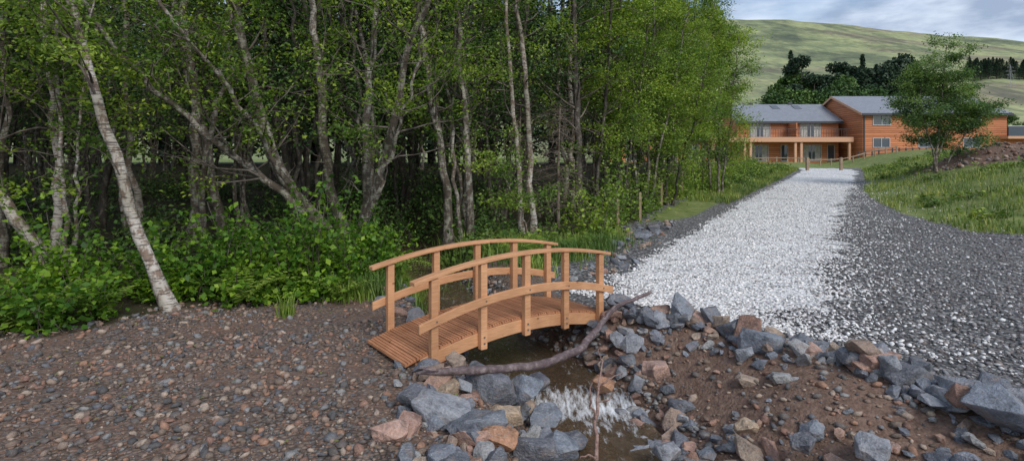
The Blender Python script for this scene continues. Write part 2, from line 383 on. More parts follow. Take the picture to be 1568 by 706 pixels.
def scatter(name,mask,n,xr,yr,smin,smax,mat,rs,dens=None,flatz=0.55,pw=1.7):
    x=rs.uniform(*xr,n)
    if dens=='near': y=yr[0]*np.power(yr[1]/yr[0],rs.rand(n)**1.0)
    else: y=rs.uniform(*yr,n)
    k=mask(x,y); x=x[k];y=y[k]
    s=smin*np.power(smax/smin,rs.rand(len(x))**pw)
    S=np.stack([s*rs.uniform(.8,1.4,len(x)),s*rs.uniform(.6,1,len(x)),s*rs.uniform(.35,flatz+.2,len(x))],-1)
    z=H(x,y)+S[:,2]*0.35
    return obj(name,stones_mesh(name,np.stack([x,y,z],-1),S,mat,PT,0.3,rs))
rs_p=np.random.RandomState(11)
def left_ok(x,y):
    return (poly_sd(x,y,CH)<-0.75)&(area_sd(x,y,FOREST)<0.4)&(rs_p.rand(len(x))<np.clip(1.15-(y-3)*0.18+0.55*fnoise(x,y,1.6),0.10,1))
scatter('brown_gravel',left_ok,46000,(-9,1.0),(1.8,8.5),0.007,0.048,M_peb,np.random.RandomState(12),pw=2.3)
def bowl_ok(x,y):
    return (poly_sd(x,y,CH)>0.25)&(-poly_sd(x,y,BERM)>0)&(rs_p.rand(len(x))<np.clip(.5+.6*fnoise(x,y,2.2),.1,1))
scatter('soil_gravel',bowl_ok,11000,(0.5,4.2),(2,7),0.006,0.05,M_peb,np.random.RandomState(13),pw=2.4)
def dark_ok(x,y):
    return (-poly_sd(x,y,BERM)<-0.05)&(poly_sd(x,y,CH)>0)&(poly_sd(x,y,PATHC)>0.9)&(area_sd(x,y,BANK)<0.2)&(x<y*0.98+1)
scatter('slate_gravel',dark_ok,44000,(1.2,13),(2.5,15.5),0.009,0.034,M_slate,np.random.RandomState(14),dens='near')
def heap_ok(x,y): return (((x-SOILC[0])/3.2)**2+((y-SOILC[1])/3)**2<1.3)
scatter('soil_heap_clods',heap_ok,1500,(19,28),(22,30),0.03,0.16,M_peb,np.random.RandomState(16),pw=2.5)
rs=np.random.RandomState(15); n=44000
t=(rs.rand(n)**1.7)*(len(pc)-2); ti=t.astype(int)
o=np.clip(rs.randn(n)*0.95-0.25,-2.0,6); o=np.where(rs.rand(n)<0.09,rs.exponential(1.5,n)+1.0,o)
o=np.where((o<-1.8),rs.uniform(-1.8,1.2,n),o)
x=pc[ti,0]+nr[ti,0]*o+rs.randn(n)*.08; y=pc[ti,1]+nr[ti,1]*o+rs.randn(n)*.08
k=(-poly_sd(x,y,BERM)<-0.1)&(y<30); x=x[k];y=y[k]
s=0.012*np.power(2.6,rs.rand(len(x))**1.6)
S=np.stack([s*1.2,s*rs.uniform(.6,1,len(x)),s*rs.uniform(.4,.8,len(x))],-1)
obj('limestone_chips',stones_mesh('limestone_chips',np.stack([x,y,H(x,y)+0.012+S[:,2]*.3],-1),S,M_white,PT,0.35,rs))

def rocks_along(pts,n,spread,smin,smax,seed,lift=0.25,zmin=0.42):
    rs=np.random.RandomState(seed); rp,_=resample(pts,0.05)
    i=rs.randint(0,len(rp),n); x=rp[i,0]+rs.randn(n)*spread; y=rp[i,1]+rs.randn(n)*spread
    s=smin*np.power(smax/smin,rs.rand(n)**1.6)/2
    S=np.stack([s*rs.uniform(.95,1.45,n),s*rs.uniform(.6,.95,n),s*rs.uniform(zmin,.72,n)],-1)
    z=H(x,y)+S[:,2]*rs.uniform(0.2,1.0,n)*lift*2
    return x,y,z,S
def add_rocks(name,items,tilt=0.3):
    P=np.concatenate([np.stack(i[:3],-1) for i in items]); S=np.concatenate([i[3] for i in items])
    return obj(name,stones_mesh(name,P,S,M_rock,RT,tilt,np.random.RandomState(len(P))))
BR=[(1.15,6.35),(1.9,6.15),(2.37,5.5),(3.0,4.85),(3.4,4.3),(3.75,3.6),(3.95,2.6)]
add_rocks('rock_border',[rocks_along(BR,230,0.14,0.10,0.33,21,0.7),rocks_along(BR,120,0.27,0.05,0.15,22),
  rocks_along([(1.3,6.0),(2.0,5.6),(2.6,5.0),(3.1,4.2),(3.3,3.6)],80,0.16,0.06,0.24,35,.5)],.4)
add_rocks('stream_bank_rocks',[
  rocks_along([(-0.72,4.95),(-0.35,4.5),(-0.5,3.9),(-0.3,3.2),(-0.2,2.4)],130,0.2,0.09,0.34,23,0.5),
  rocks_along([(0.1,5.3),(0.3,4.8),(0.35,4.2),(0.45,3.2)],100,0.15,0.10,0.30,24,0.5),
  rocks_along([(1.0,6.0),(1.14,5.2),(1.25,4.6),(1.38,3.8),(1.42,3.0)],170,0.17,0.08,0.28,25,0.5),
  rocks_along([(1.7,5.0),(1.9,4.2),(2.3,3.7),(2.7,3.2)],70,0.3,0.05,0.24,26,0.4),
  rocks_along([(0.6,5.2),(0.75,4.7),(0.85,4.0),(0.9,3.2)],30,0.2,0.08,0.20,36,0.6),
  rocks_along([(0.75,6.4),(0.3,7.2),(-0.2,8.0),(-0.7,9.5)],60,0.15,0.08,0.24,27,0.4),
  rocks_along([(-0.85,6.1),(-1.2,7.0),(-1.7,8.0),(-2.2,9.5)],60,0.18,0.08,0.26,28,0.4),
  rocks_along([(-0.5,7.3),(-1.0,8.8),(-1.6,10.6)],50,0.3,0.08,0.22,29,0.3),
  rocks_along([(1.9,10.8),(2.6,12.2),(3.2,13.5),(4.4,15.6)],90,0.3,0.08,0.32,30,0.4),
  rocks_along([(1.0,8.2),(1.3,9.0),(2.2,10.6)],50,0.3,0.05,0.22,31,0.4)],.4)
def boulder(x,y,z,w,k,col,hf=0.62,rz=0):
    m=bpy.data.materials.get('b_'+col[0])
    if not m: m=stonemat('b_'+col[0],[col[1]],tex=22,lichen=True)
    V,Fc=RT[k]; me=mesh_from('boulder',V*np.array([w*.56,w*.40,w*.5*hf]),Fc,[m])
    return obj('boulder',me,(x,y,z),(0.1,0.12,rz))
G=('slate',(0.17,0.19,0.225)); G2=('grey',(0.25,0.26,0.285)); TN=('tan',(0.37,0.275,0.19)); PK=('pink',(0.38,0.24,0.19)); OR=('ochre',(0.36,0.19,0.11)); DG=('dark',(0.125,0.13,0.15))
for b in [(2.37,5.3,.18,.42,0,G,.7,0),(3.32,3.78,.2,.48,1,G,.7,.6),(3.2,4.5,.17,.38,2,DG,.7,.2),(2.43,3.74,-.03,.3,3,G2,.6,1),
          (-.20,4.72,-.02,.52,4,DG,.75,.3),(.12,4.78,-.08,.34,5,G,.8,2),(-.5,4.05,.06,.44,6,G2,.7,-.3),(-.05,4.3,-.08,.28,7,TN,.8,.5),
          (-.84,3.78,.06,.26,8,PK,.7,0),(.88,5.4,-.30,.24,9,OR,.8,0),(1.92,6.2,.2,.34,10,TN,.6,.2),(1.22,5.6,.05,.28,11,G2,.8,1),
          (1.33,5.1,-.02,.28,12,PK,.7,.4),(3.3,4.15,.1,.34,13,G2,.6,2.),(3.45,4.0,.16,.4,4,G,.6,.9),(.5,4.6,-.42,.24,1,DG,.6,0),(2.9,4.75,.2,.32,6,DG,.6,1.4),
          (-.55,4.55,.02,.32,2,TN,.8,1.),(0.35,4.15,-.25,.3,3,G,.7,0.2),(-.1,3.75,.0,.3,9,OR,.7,0.2),(1.5,6.2,.16,.26,3,DG,.8,0),
          (2.7,5.05,.16,.26,8,PK,.7,.7),(1.75,4.15,-.1,.2,5,TN,.7,.7),(1.2,4.3,-.35,.24,7,G2,.7,.7),(1.15,3.9,-.38,.26,11,PK,.7,1.7),(2.05,3.9,-.08,.22,12,DG,.7,.7),
          (.15,3.9,-.12,.34,0,DG,.7,.4),(.30,4.75,-.28,.3,10,G,.7,.4),(.22,5.25,-.2,.28,8,DG,.7,.9),(-.75,4.25,.08,.26,13,DG,.7,.9)]:
    boulder(*b)
def bed_ok(x,y): return np.abs(poly_sd(x,y,CH))<0.85
scatter('stream_bed_pebbles',bed_ok,10000,(-2.6,2.0),(1.5,11),0.015,0.06,M_streamst,np.random.RandomState(33))

# water
wp,ws=resample(CH[:-1],0.05); tg=np.gradient(wp,axis=0); tg/=np.linalg.norm(tg,axis=1)[:,None]; wn=np.stack([tg[:,1],-tg[:,0]],-1)
tt=np.linspace(-0.55,0.55,25)
WX=wp[:,0:1]+wn[:,0:1]*tt; WY=wp[:,1:2]+wn[:,1:2]*tt
basez=1.1*np.power(np.clip((WY-8)/32,0,1),1.2)
WZ=basez-0.49+0.10*sstep((WY-5.2)/0.3)+(0.014*fnoise(WX,WY,9)+.012*fnoise(WX,WY,21))*np.exp(-((WY-5.3)/0.45)**2)
idx=np.arange(WX.size).reshape(WX.shape)
F=np.stack([idx[:-1,:-1],idx[:-1,1:],idx[1:,1:],idx[1:,:-1]],-1).reshape(-1,4)
m,nt,b=newmat('stream_water')
v=objvec(nt); nn=noise(nt,objvec(nt,(1,0.5,1)),14,3,0.6)
sx=N(nt,'ShaderNodeSeparateXYZ'); L(nt,v,sx.inputs[0])
band=math_(nt,'SUBTRACT',1.0,math_(nt,'MULTIPLY',math_(nt,'ABSOLUTE',math_(nt,'SUBTRACT',sx.outputs[1],5.3)),1.9),True)
fo=noise(nt,objvec(nt,(2.2,0.6,1)),9,7,0.75)
ff=ramp(nt,math_(nt,'ADD',fo.outputs[0],math_(nt,'MULTIPLY',band,0.19)),[(0.58,(0,0,0)),(0.80,(.9,.9,.9))])
b.inputs['Base Color'].default_value=(0.34,0.24,0.15,1); b.inputs['Roughness'].default_value=0.05; b.inputs['IOR'].default_value=1.33
b.inputs['Transmission Weight'].default_value=0.8
bump(nt,nn.outputs[0],b,0.6,0.03)
d=N(nt,'ShaderNodeBsdfDiffuse'); d.inputs[0].default_value=(0.72,0.75,0.78,1)
ms=N(nt,'ShaderNodeMixShader'); L(nt,ff.outputs[0],ms.inputs[0]); L(nt,b.outputs[0],ms.inputs[1]); L(nt,d.outputs[0],ms.inputs[2]); L(nt,ms.outputs[0],nt.nodes['Material Output'].inputs[0])
obj('stream_water',mesh_from('stream_water',np.stack([WX,WY,WZ],-1).reshape(-1,3),F,[m],smooth=True))

# ---------------------------------------------------------------- tubes / driftwood
def tube(path,rad,sides=6,jit=0.0,rs=None):
    path=np.asarray(path,float); n=len(path)
    t=np.gradient(path,axis=0); t/=np.linalg.norm(t,axis=1)[:,None]+1e-9
    if abs(t[0,2])>0.6: ref=np.tile([[1.,0.13,0]],(n,1))
    else: ref=np.tile([[0.05,0.1,1.]],(n,1))
    u=np.cross(ref,t); u/=np.linalg.norm(u,axis=1)[:,None]+1e-9; w=np.cross(t,u)
    a=np.arange(sides)*2*PI/sides
    r=np.asarray(rad)[:,None]*np.ones(sides)
    if jit and rs is not None: r=r*(1+rs.uniform(-jit,jit,r.shape))
    V=path[:,None,:]+r[...,None]*(np.cos(a)[None,:,None]*u[:,None,:]+np.sin(a)[None,:,None]*w[:,None,:])
    i=np.arange(n*sides).reshape(n,sides); j=np.roll(i,-1,1)
    F=np.stack([i[:-1],j[:-1],j[1:],i[1:]],-1).reshape(-1,4)
    return V.reshape(-1,3),F
def smooth_path(pts,n,wob=0,rs=None):
    pts=np.array(pts,float); d=np.concatenate([[0],np.cumsum(np.linalg.norm(np.diff(pts,axis=0),axis=1))])
    s=np.linspace(0,d[-1],n); o=np.stack([np.interp(s,d,pts[:,k]) for k in range(3)],-1)
    for _ in range(2):
        q=o.copy(); q[1:-1]=(o[:-2]+2*o[1:-1]+o[2:])/4; o=q
    if wob:
        w=rs.randn(n,3)*wob; w[0]=0
        o=o+w*np.array([1,1,.3])
    return o
m,nt,b=newmat('driftwood'); n1=noise(nt,objvec(nt),18,6,0.7)
L(nt,ramp(nt,n1.outputs[0],[(0.3,(0.06,0.042,0.04)),(0.5,(0.13,0.092,0.092)),(0.66,(0.27,0.21,0.205))]).outputs[0],b.inputs['Base Color']); bump(nt,n1.outputs[0],b,0.6,0.02); b.inputs['Roughness'].default_value=0.65
M_drift=m
rs=np.random.RandomState(5)
dp=smooth_path([(-.78,4.50,.17),(-.62,4.54,.17),(-.24,4.60,.16),(.26,4.92,.08),(.68,5.42,.06),(.95,5.95,.14),(1.15,6.2,.26),(1.62,6.48,.36)],44,.006,rs)
V,F=tube(dp,np.interp(np.linspace(0,1,44),[0,.03,.1,.6,1],[0.012,.022,.034,.038,.018]),10,.1,rs)
V2,F2=tube(smooth_path([(1.0,6.0,.17),(1.1,6.1,.3),(1.32,6.15,.36)],6),[.02,.018,.016,.012,.01,.005],6)
V3,F3=tube(smooth_path([(-.55,4.56,.17),(-.66,4.47,.21),(-.75,4.44,.24)],5),[.02,.014,.011,.009,.004],6)
obj('driftwood_branch',mesh_from('driftwood_branch',np.concatenate([V,V2,V3]),[np.concatenate([F,F2+len(V),F3+len(V)+len(V2)])],[M_drift],smooth=True))
Vs=[];Fs=[];o=0
for pts,r in [([(.66,4.35,-.45),(.68,4.5,-.2),(.72,4.7,-.02),(.8,4.85,.14)],.018),([(.68,4.5,-.2),(.62,4.5,0),(.66,4.5,.1)],.012),([(.72,4.7,-.02),(.86,4.72,.06),(.95,4.75,.08)],.009),([(.70,4.6,-.1),(.8,4.6,-.1),(.86,4.6,.0)],.008),([(.66,4.35,-.45),(.60,4.25,-.35),(.5,4.1,-.3)],.012),([(.8,4.85,.14),(.76,4.9,.2),(.78,4.9,.26)],.007)]:
    V,F=tube(smooth_path(pts,10,.008,rs),np.linspace(r,r*.35,10),6,.1,rs); Vs.append(V);Fs.append(F+o);o+=len(V)
m,nt,b=newmat('dead_wood'); b.inputs['Roughness'].default_value=.8
n1=noise(nt,objvec(nt),40,4); L(nt,ramp(nt,n1.outputs[0],[(.3,(.14,.07,.055)),(.7,(.36,.24,.2))]).outputs[0],b.inputs['Base Color'])
obj('dead_branch',mesh_from('dead_branch',np.concatenate(Vs),[np.concatenate(Fs)],[m],smooth=True))

# ---------------------------------------------------------------- bridge
bridge=empty('wooden_footbridge',(-.75,5.16,0))
bridge.rotation_euler=(0,0,math.atan2(.608,.794))
def box_verts(x0,x1,y0,y1,z0,z1): return [(x0,y0,z0),(x1,y0,z0),(x1,y1,z0),(x0,y1,z0),(x0,y0,z1),(x1,y0,z1),(x1,y1,z1),(x0,y1,z1)]
BF=[(0,3,2,1),(4,5,6,7),(0,1,5,4),(1,2,6,5),(2,3,7,6),(3,0,4,7)]
def part(name,boxes,mat,parent,bev=0.004):
    V=[];F=[]
    for bx in boxes:
        o=len(V); V+=bx; F+=[tuple(i+o for i in f) for f in BF]
    me=bpy.data.meshes.new(name); me.from_pydata(V,[],F); me.materials.append(mat)
    o=obj(name,me,parent=parent)
    if bev:
        md=o.modifiers.new('b','BEVEL'); md.width=bev; md.segments=2
    return o
def arc_beam(name,s0,s1,zf,y0,y1,h,mat,parent,bev=0.006,n=28):
    bmx=bmesh.new(); rings=[]
    for i in range(n+1):
        s=s0+(s1-s0)*i/n; zt=zf(s)
        rings.append([bmx.verts.new(p) for p in ((s,y0,zt-h),(s,y1,zt-h),(s,y1,zt),(s,y0,zt))])
    for a,b_ in zip(rings[:-1],rings[1:]):
        for k in range(4): bmx.faces.new((a[k],a[(k+1)%4],b_[(k+1)%4],b_[k]))
    bmx.faces.new(rings[0][::-1]); bmx.faces.new(rings[-1])
    bmesh.ops.recalc_face_normals(bmx,faces=bmx.faces)
    me=bpy.data.meshes.new(name); bmx.to_mesh(me); bmx.free(); me.materials.append(mat)
    o=obj(name,me,parent=parent)
    md=o.modifiers.new('b','BEVEL'); md.width=bev; md.segments=2; md.limit_method='ANGLE'; md.angle_limit=0.7
    return o
deckz=lambda s:0.03+0.205*(1-((s-1.1)/1.38)**2)
railz=lambda s:0.835+0.115*(1-((s-1.1)/1.15)**2)
midz=lambda s:0.45+0.15*(1-((s-1.1)/1.15)**2)
W=0.84
arc_beam('near_side_beam',-.12,2.36,lambda s:deckz(s)-0.002,-0.01,0.04,0.13,M_wood,bridge)
arc_beam('far_side_beam',-.12,2.36,lambda s:deckz(s)-0.002,W-0.04,W+0.01,0.13,M_wood,bridge)
PW=0.075
posts=[];bolts=[]
for k in range(5):
    s=0.55*k
    zb=-0.02 if k in(0,4) else deckz(s)-0.16
    for y0 in (-0.012-0.06,W+0.012):
        posts.append(box_verts(s-PW/2,s+PW/2,y0,y0+0.06,zb,railz(s)-0.036))
    for zc in (deckz(s)-.04,deckz(s)-.10):
        bolts.append(box_verts(s-.008,s+.008,-.078,-.0721,zc-.008,zc+.008))
    bolts.append(box_verts(s-.007,s+.007,-.110,-.1051,midz(s)-.05,midz(s)-.036))
part('posts',posts,M_wood,bridge,0.006)
arc_beam('near_handrail',-.22,2.34,railz,-0.088,0.012,0.035,M_wood,bridge)
arc_beam('far_handrail',-.22,2.34,railz,W-0.012,W+0.088,0.035,M_wood,bridge)
arc_beam('near_mid_rail',-.18,2.36,midz,-0.105,-0.075,0.085,M_wood,bridge)
arc_beam('far_mid_rail',-.18,2.36,midz,W+0.075,W+0.105,0.085,M_wood,bridge)
planks=[]; s=-0.27
while s<2.42:
    w=0.112; a=s; b2=s+w; sub=4
    for q in range(sub):
        u0=a+w*q/sub+.004; u1=a+w*(q+1)/sub-.004
        za,zb=deckz(u0),deckz(u1)
        planks.append([(u0,0.0,za+.010),(u1,0.0,zb+.010),(u1,W,zb+.010),(u0,W,za+.010),(u0,0,za+.024),(u1,0,zb+.024),(u1,W,zb+.024),(u0,W,za+.024)])
    za,zb=deckz(a),deckz(b2)
    ya,yb=(-0.008,W+.008)
    planks.append([(a,ya,za),(b2,ya,zb),(b2,yb,zb),(a,yb,za),(a,ya,za+.0125),(b2,ya,zb+.0125),(b2,yb,zb+.0125),(a,yb,za+.0125)])
    s+=0.121
part('deck_boards',planks,M_deck,bridge,0)
M_bolt=newmat('bolt_steel')[0]; M_bolt.node_tree.nodes['Principled BSDF'].inputs['Base Color'].default_value=(.12,.11,.1,1)
part('bolts',bolts,M_bolt,bridge,0)
part('end_ledgers',[box_verts(-.14,-.09,.045,W-.045,-.05,.06),box_verts(2.3,2.35,.045,W-.045,-.05,.06)],M_wood,bridge)

# ---------------------------------------------------------------- trees
def leaves_geo(A,size,rs,flat=0.8,aspect=0.62):
    n=len(A)
    nrm=rs.randn(n,3)*0.6+np.array([0,0,flat]); nrm/=np.linalg.norm(nrm,axis=1)[:,None]
    t=rs.randn(n,3); t-=nrm*(t*nrm).sum(1)[:,None]; t/=np.linalg.norm(t,axis=1)[:,None]+1e-9
    b=np.cross(nrm,t)
    l=(size*rs.uniform(.65,1.35,n))[:,None]
    w=l*aspect
    fold=nrm*l*0.10
    V=np.stack([A-t*l*.5,A+b*w*.5+fold-t*l*.05,A+t*l*.5-fold*.8,A-b*w*.5+fold-t*l*.05],1)
    F=np.arange(n*4).reshape(n,4)
    return V.reshape(-1,3),F
def make_tree(name,stems,seed,bark,leaf,nbr=14,blen=1.4,lsize=0.06,lper=9,t0=0.25,spread=0.13,up=0.5,sides=8,wob=0.02,twigs=4,droop=0.0,dead=4):
    rs=np.random.RandomState(seed); Vs=[];Fs=[];MI=[];o=0; A=[]
    def addtube(p,r,s,mi=0):
        nonlocal o
        V,F=tube(p,r,s,0.06,rs); Vs.append(V);Fs.append(F+o);MI.append(np.full(len(F),mi));o+=len(V)
    for pts,r0,r1 in stems:
        n=20; p=smooth_path(pts,n,wob,rs); rad=np.linspace(r0,r1,n)
        rad[0]*=1.5; rad[1]*=1.15
        addtube(p,rad,sides,0)
        for bi in range(nbr+dead):
            isdead=bi>=nbr
            t=rs.uniform(t0,0.98) if not isdead else rs.uniform(0.15,t0+.25)
            i=min(int(t*(n-1)),n-2); base=p[i]+(p[i+1]-p[i])*(t*(n-1)-i)
            az=rs.uniform(0,2*PI); el=rs.uniform(up-.45,up+.45)
            bl=blen*rs.uniform(.5,1.15)*(1.1-.55*t)*(0.45 if isdead else 1)
            d=np.array([math.cos(az)*math.cos(el),math.sin(az)*math.cos(el),math.sin(el)])
            q=[base]
            for k in range(6):
                d=d+rs.randn(3)*.2+np.array([0,0,.07-droop]); d/=np.linalg.norm(d)
                q.append(q[-1]+d*bl/6)
            q=np.array(q); br=max(min(rad[i]*.33,.026),.007)
            if isdead: br*=.5
            addtube(q,np.linspace(br,.003,7),5,2)
            if isdead: continue
            bare=rs.rand()<.12
            for k in range(twigs):
                tt=rs.uniform(.3,1); j=min(int(tt*6),5); b0=q[j]+(q[j+1]-q[j])*(tt*6-j)
                dd=(q[j+1]-q[j]); dd=dd/np.linalg.norm(dd)+rs.randn(3)*.7; dd/=np.linalg.norm(dd); tl=bl*rs.uniform(.25,.5)
                e=b0+dd*tl; mid=(b0+e)/2+rs.randn(3)*.03+np.array([0,0,.02])
                e=e+np.array([0,0,-droop*.4])
                addtube(np.array([b0,mid,e]),[.006,.004,.002],3,2)
                if bare: continue
                for u in np.linspace(.15,1.05,6): A.append(b0+(e-b0)*u)
            if bare: continue
            for u in (.55,.7,.85,1.0):
                j=min(int(u*6),5); A.append(q[j]+(q[j+1]-q[j])*(u*6-j))
    A=np.array(A)
    A=A[rs.rand(len(A))<0.85]
    cnt=rs.poisson(lper*rs.uniform(.3,1.7,len(A))); A2=np.repeat(A,cnt,axis=0)
    A2=A2+rs.randn(*A2.shape)*np.array([spread,spread,spread*.45])
    LV,LF=leaves_geo(A2,lsize,rs)
    V=np.concatenate(Vs+[LV]); FT=np.concatenate(Fs)
    mi=np.concatenate(MI+[np.ones(len(LF))]); sm=mi!=1
    return mesh_from(name,V,np.concatenate([FT,LF+o]),[bark,leaf,M_twig],mi,smooth=sm)
me=make_tree('birch_tree',[([(-4.28,7,-.05),(-4.45,7,.35),(-4.72,7.02,.95),(-5.1,7.05,2.15),(-5.5,7.1,3.3),(-5.85,7.2,4.6),(-6.3,7.4,6.5)],.078,.03)],41,M_birch,M_leafb,nbr=18,blen=1.6,lsize=.06,lper=7,t0=.42,wob=.014,sides=12)
obj('birch_tree',me)
me=make_tree('alder_tree',[
 ([(-3.1,10.4,0),(-3.45,10.2,.6),(-4.1,10,1.5),(-4.55,9.8,3.0),(-4.9,9.6,5.2),(-5.1,9.5,7)],.13,.05),
 ([(-3.1,10.5,0),(-3.35,10.5,.9),(-3.55,10.5,2.5),(-3.8,10.6,4.4),(-4,10.7,7)],.11,.04),
 ([(-3.0,10.4,0),(-2.8,10.2,.7),(-2.35,10,1.6),(-2.1,9.8,2.6),(-1.8,9.6,3.8),(-1.2,9.4,5.2),(-.9,9.3,6.5)],.095,.03),
 ([(-3.1,10.3,.2),(-3.7,9.7,1.1),(-4.9,9.2,2.2),(-6.1,8.8,3.4),(-6.8,8.5,4.6)],.08,.025),
 ([(-2.95,10.5,0),(-2.75,10.6,1.2),(-2.8,10.7,2.4),(-2.7,10.8,4.5),(-2.6,11,7.5)],.09,.035),
 ([(-3.0,10.3,.3),(-2.5,9.9,1.0),(-2.3,9.6,1.5),(-1.8,9.3,2.7),(-1.4,9.1,4.0)],.05,.018),
 ([(-3.3,10.2,.5),(-3.9,9.6,1.5),(-4.4,9.2,2.7),(-5.2,8.6,4.0),(-5.8,8.2,5.4)],.06,.02)],
 42,M_alder,M_leaf,nbr=16,blen=2.0,lsize=.07,lper=5.5,t0=.32,wob=.035,sides=10)
obj('alder_tree',me)
me=make_tree('alder_tree',[
 ([(-6.9,12,0),(-6.8,12,1.6),(-6.85,12,3.2),(-7.1,12,5),(-7.3,12,8)],.13,.05),
 ([(-6.3,12.2,0),(-6.6,12.2,1.4),(-6.9,12.3,3),(-7.4,12.2,5),(-7.8,12,7.5)],.11,.045),
 ([(-6.6,11.8,0),(-6.4,11.6,2),(-5.9,11.4,3.8),(-5.5,11.2,6.5)],.075,.025)],43,M_alder,M_leaf,nbr=18,blen=2.3,lsize=.07,lper=7,t0=.32,wob=.035,sides=10)
obj('alder_tree',me)
me=make_tree('alder_tree',[
 ([(-7.1,8.6,0),(-7.4,8.5,.8),(-8.0,8.4,1.6),(-8.6,8.3,3),(-9,8.2,5)],.10,.03),
 ([(-7.0,8.7,0),(-7.0,8.7,1.5),(-7.2,8.7,3.5),(-7.0,8.7,6)],.04,.015),
 ([(-6.9,8.6,0),(-6.7,8.6,1.2),(-6.75,8.6,2.2),(-6.4,8.5,4.5)],.032,.012),
 ([(-7.6,9.2,0),(-7.5,9.2,2),(-7.8,9.2,4.5),(-7.9,9,7)],.08,.03)],44,M_birch,M_leaf,nbr=18,blen=1.9,lsize=.068,lper=7,t0=.22,wob=.03)
obj('alder_tree',me)
me=make_tree('birch_tree',[
 ([(-1.35,12,0),(-1.45,12,1.8),(-1.75,12,3.4),(-2.1,12,5.5),(-2.3,12,8)],.10,.045),
 ([(-.9,12.2,0),(-1.0,12.2,2.4),(-1.2,12.2,4.6),(-1.2,12,8)],.09,.035),
 ([(-1.1,12.1,0),(-1.3,12.3,1.5),(-1.35,12.6,4),(-1.2,12.6,7)],.05,.02)],45,M_alder,M_leaf,nbr=17,blen=1.8,lsize=.068,lper=7,t0=.32,wob=.03)
obj('birch_tree',me)
me=make_tree('birch_tree',[
 ([(.25,13,0),(.12,13,1.7),(0,13,3.4),(-.1,13,5),(-.2,13,8)],.07,.03),
 ([(.5,13.1,0),(.4,13.1,2),(.28,13.1,4.2),(.1,13,6),(.2,13,8.5)],.08,.04),
 ([(.4,12.6,.1),(.15,12.4,.9),(-.35,12.3,1.9)],.022,.01)],46,M_birch,M_leafb,nbr=17,blen=1.6,lsize=.065,lper=7,t0=.34,wob=.025)
obj('birch_tree',me)
me=make_tree('alder_tree',[([(1.85,15,.1),(1.8,15,2),(1.75,15,4.2),(1.65,15,6.5),(1.6,15,9)],.11,.05),([(2.3,15.6,.1),(2.5,15.6,2.2),(2.7,15.5,4.6),(2.8,15.5,8)],.06,.03)],47,M_darkbark,M_leaf,nbr=28,blen=2.1,lsize=.075,lper=8,t0=.24,wob=.02)
obj('alder_tree',me)
for (x,y,h,seed,lean,lp) in [(3.1,16.4,8.5,51,.2,11),(4.3,17.8,9,52,.5,11),(5.3,20,9.5,53,.5,11),(6.6,22.5,9.5,54,.6,11),(5.2,18.6,6,57,.4,10),(8.0,25.5,9,55,.5,11),(10.2,29.5,9.5,56,.6,11),(8.5,22.9,7.8,58,.0,12)]:
    z=Hs(x,y)
    st=[([(0,0,-.1),(lean*.1,-.05,h*.25),(lean*.3,-.1,h*.5),(lean*.8,0,h)],.065,.016),
        ([(.2,.1,-.1),(.3+lean*.3,0,h*.22),(.5+lean*.8,-.2,h*.45),(.7+lean*1.5,-.3,h*.85)],.045,.012),
        ([(-.25,.1,-.1),(-.4,0,h*.25),(-.5,-.2,h*.5),(-.3,-.3,h*.88)],.05,.012)]
    me=make_tree('birch_tree',st,seed,M_darkbark if seed%2 else M_alder,M_leafb,nbr=28,blen=1.6,lsize=.074,lper=lp,t0=.16,up=.6,wob=.03,spread=.17)
    obj('birch_tree',me,(x,y,z))
x,y=19.8,26.0; z=Hs(x,y)
me=make_tree('rowan_tree',[([(0,0,-.1),(.1,0,1.2),(.3,0,3),(.55,0,5.9)],.07,.015),([(0,.1,0),(.35,0,1.3),(1.0,0,2.8),(1.4,0,4.3)],.045,.012),([(0,-.1,0),(-.15,0,1.2),(-.6,0,2.8),(-.8,0,4.8)],.045,.012),
  ([(.5,.2,0),(.9,0,.9),(1.6,0,2.0),(2.1,0,3.1)],.035,.01)],61,M_alder,M_leafy,nbr=34,blen=1.75,lsize=.09,lper=13,t0=.28,up=.4,spread=.18)
obj('rowan_tree',me,(x,y,z))
rs=np.random.RandomState(66); Vs=[];Fs=[];o=0
for (x,y,h,n_) in [(1.2,14.4,3.2,120),(.2,15.2,3.6,110),(2.5,17,3.2,90)]:
    z=Hs(x,y); V,F=tube([(x,y,z-.1),(x,y,z+h*.5),(x+.05,y,z+h)],[.05,.035,.01],6); Vs.append(V);Fs.append(F+o);o+=len(V)
    for i in range(n_):
        zz=z+h*rs.uniform(.12,1); a=rs.uniform(0,2*PI); l=rs.uniform(.5,1.5)*(1.1-(zz-z)/h*.8); c=np.array([math.cos(a),math.sin(a),0])
        q=np.array([[x,y,zz]]+[[x+c[0]*l*u+rs.randn()*.03,y+c[1]*l*u+rs.randn()*.03,zz-.25*l*u*u+rs.randn()*.03] for u in (.3,.6,1)])
        V,F=tube(q,[.01,.007,.005,.002],3); Vs.append(V);Fs.append(F+o);o+=len(V)
        for k in range(5):
            b0=q[1]+(q[3]-q[1])*rs.rand(); e=b0+c*.12*rs.rand()+rs.randn(3)*.16
            V,F=tube([b0,(b0+e)/2,e],[.004,.003,.0015],3); Vs.append(V);Fs.append(F+o);o+=len(V)
obj('dead_spruce',mesh_from('dead_spruce',np.concatenate(Vs),np.concatenate(Fs),[M_dtwig],smooth=True))

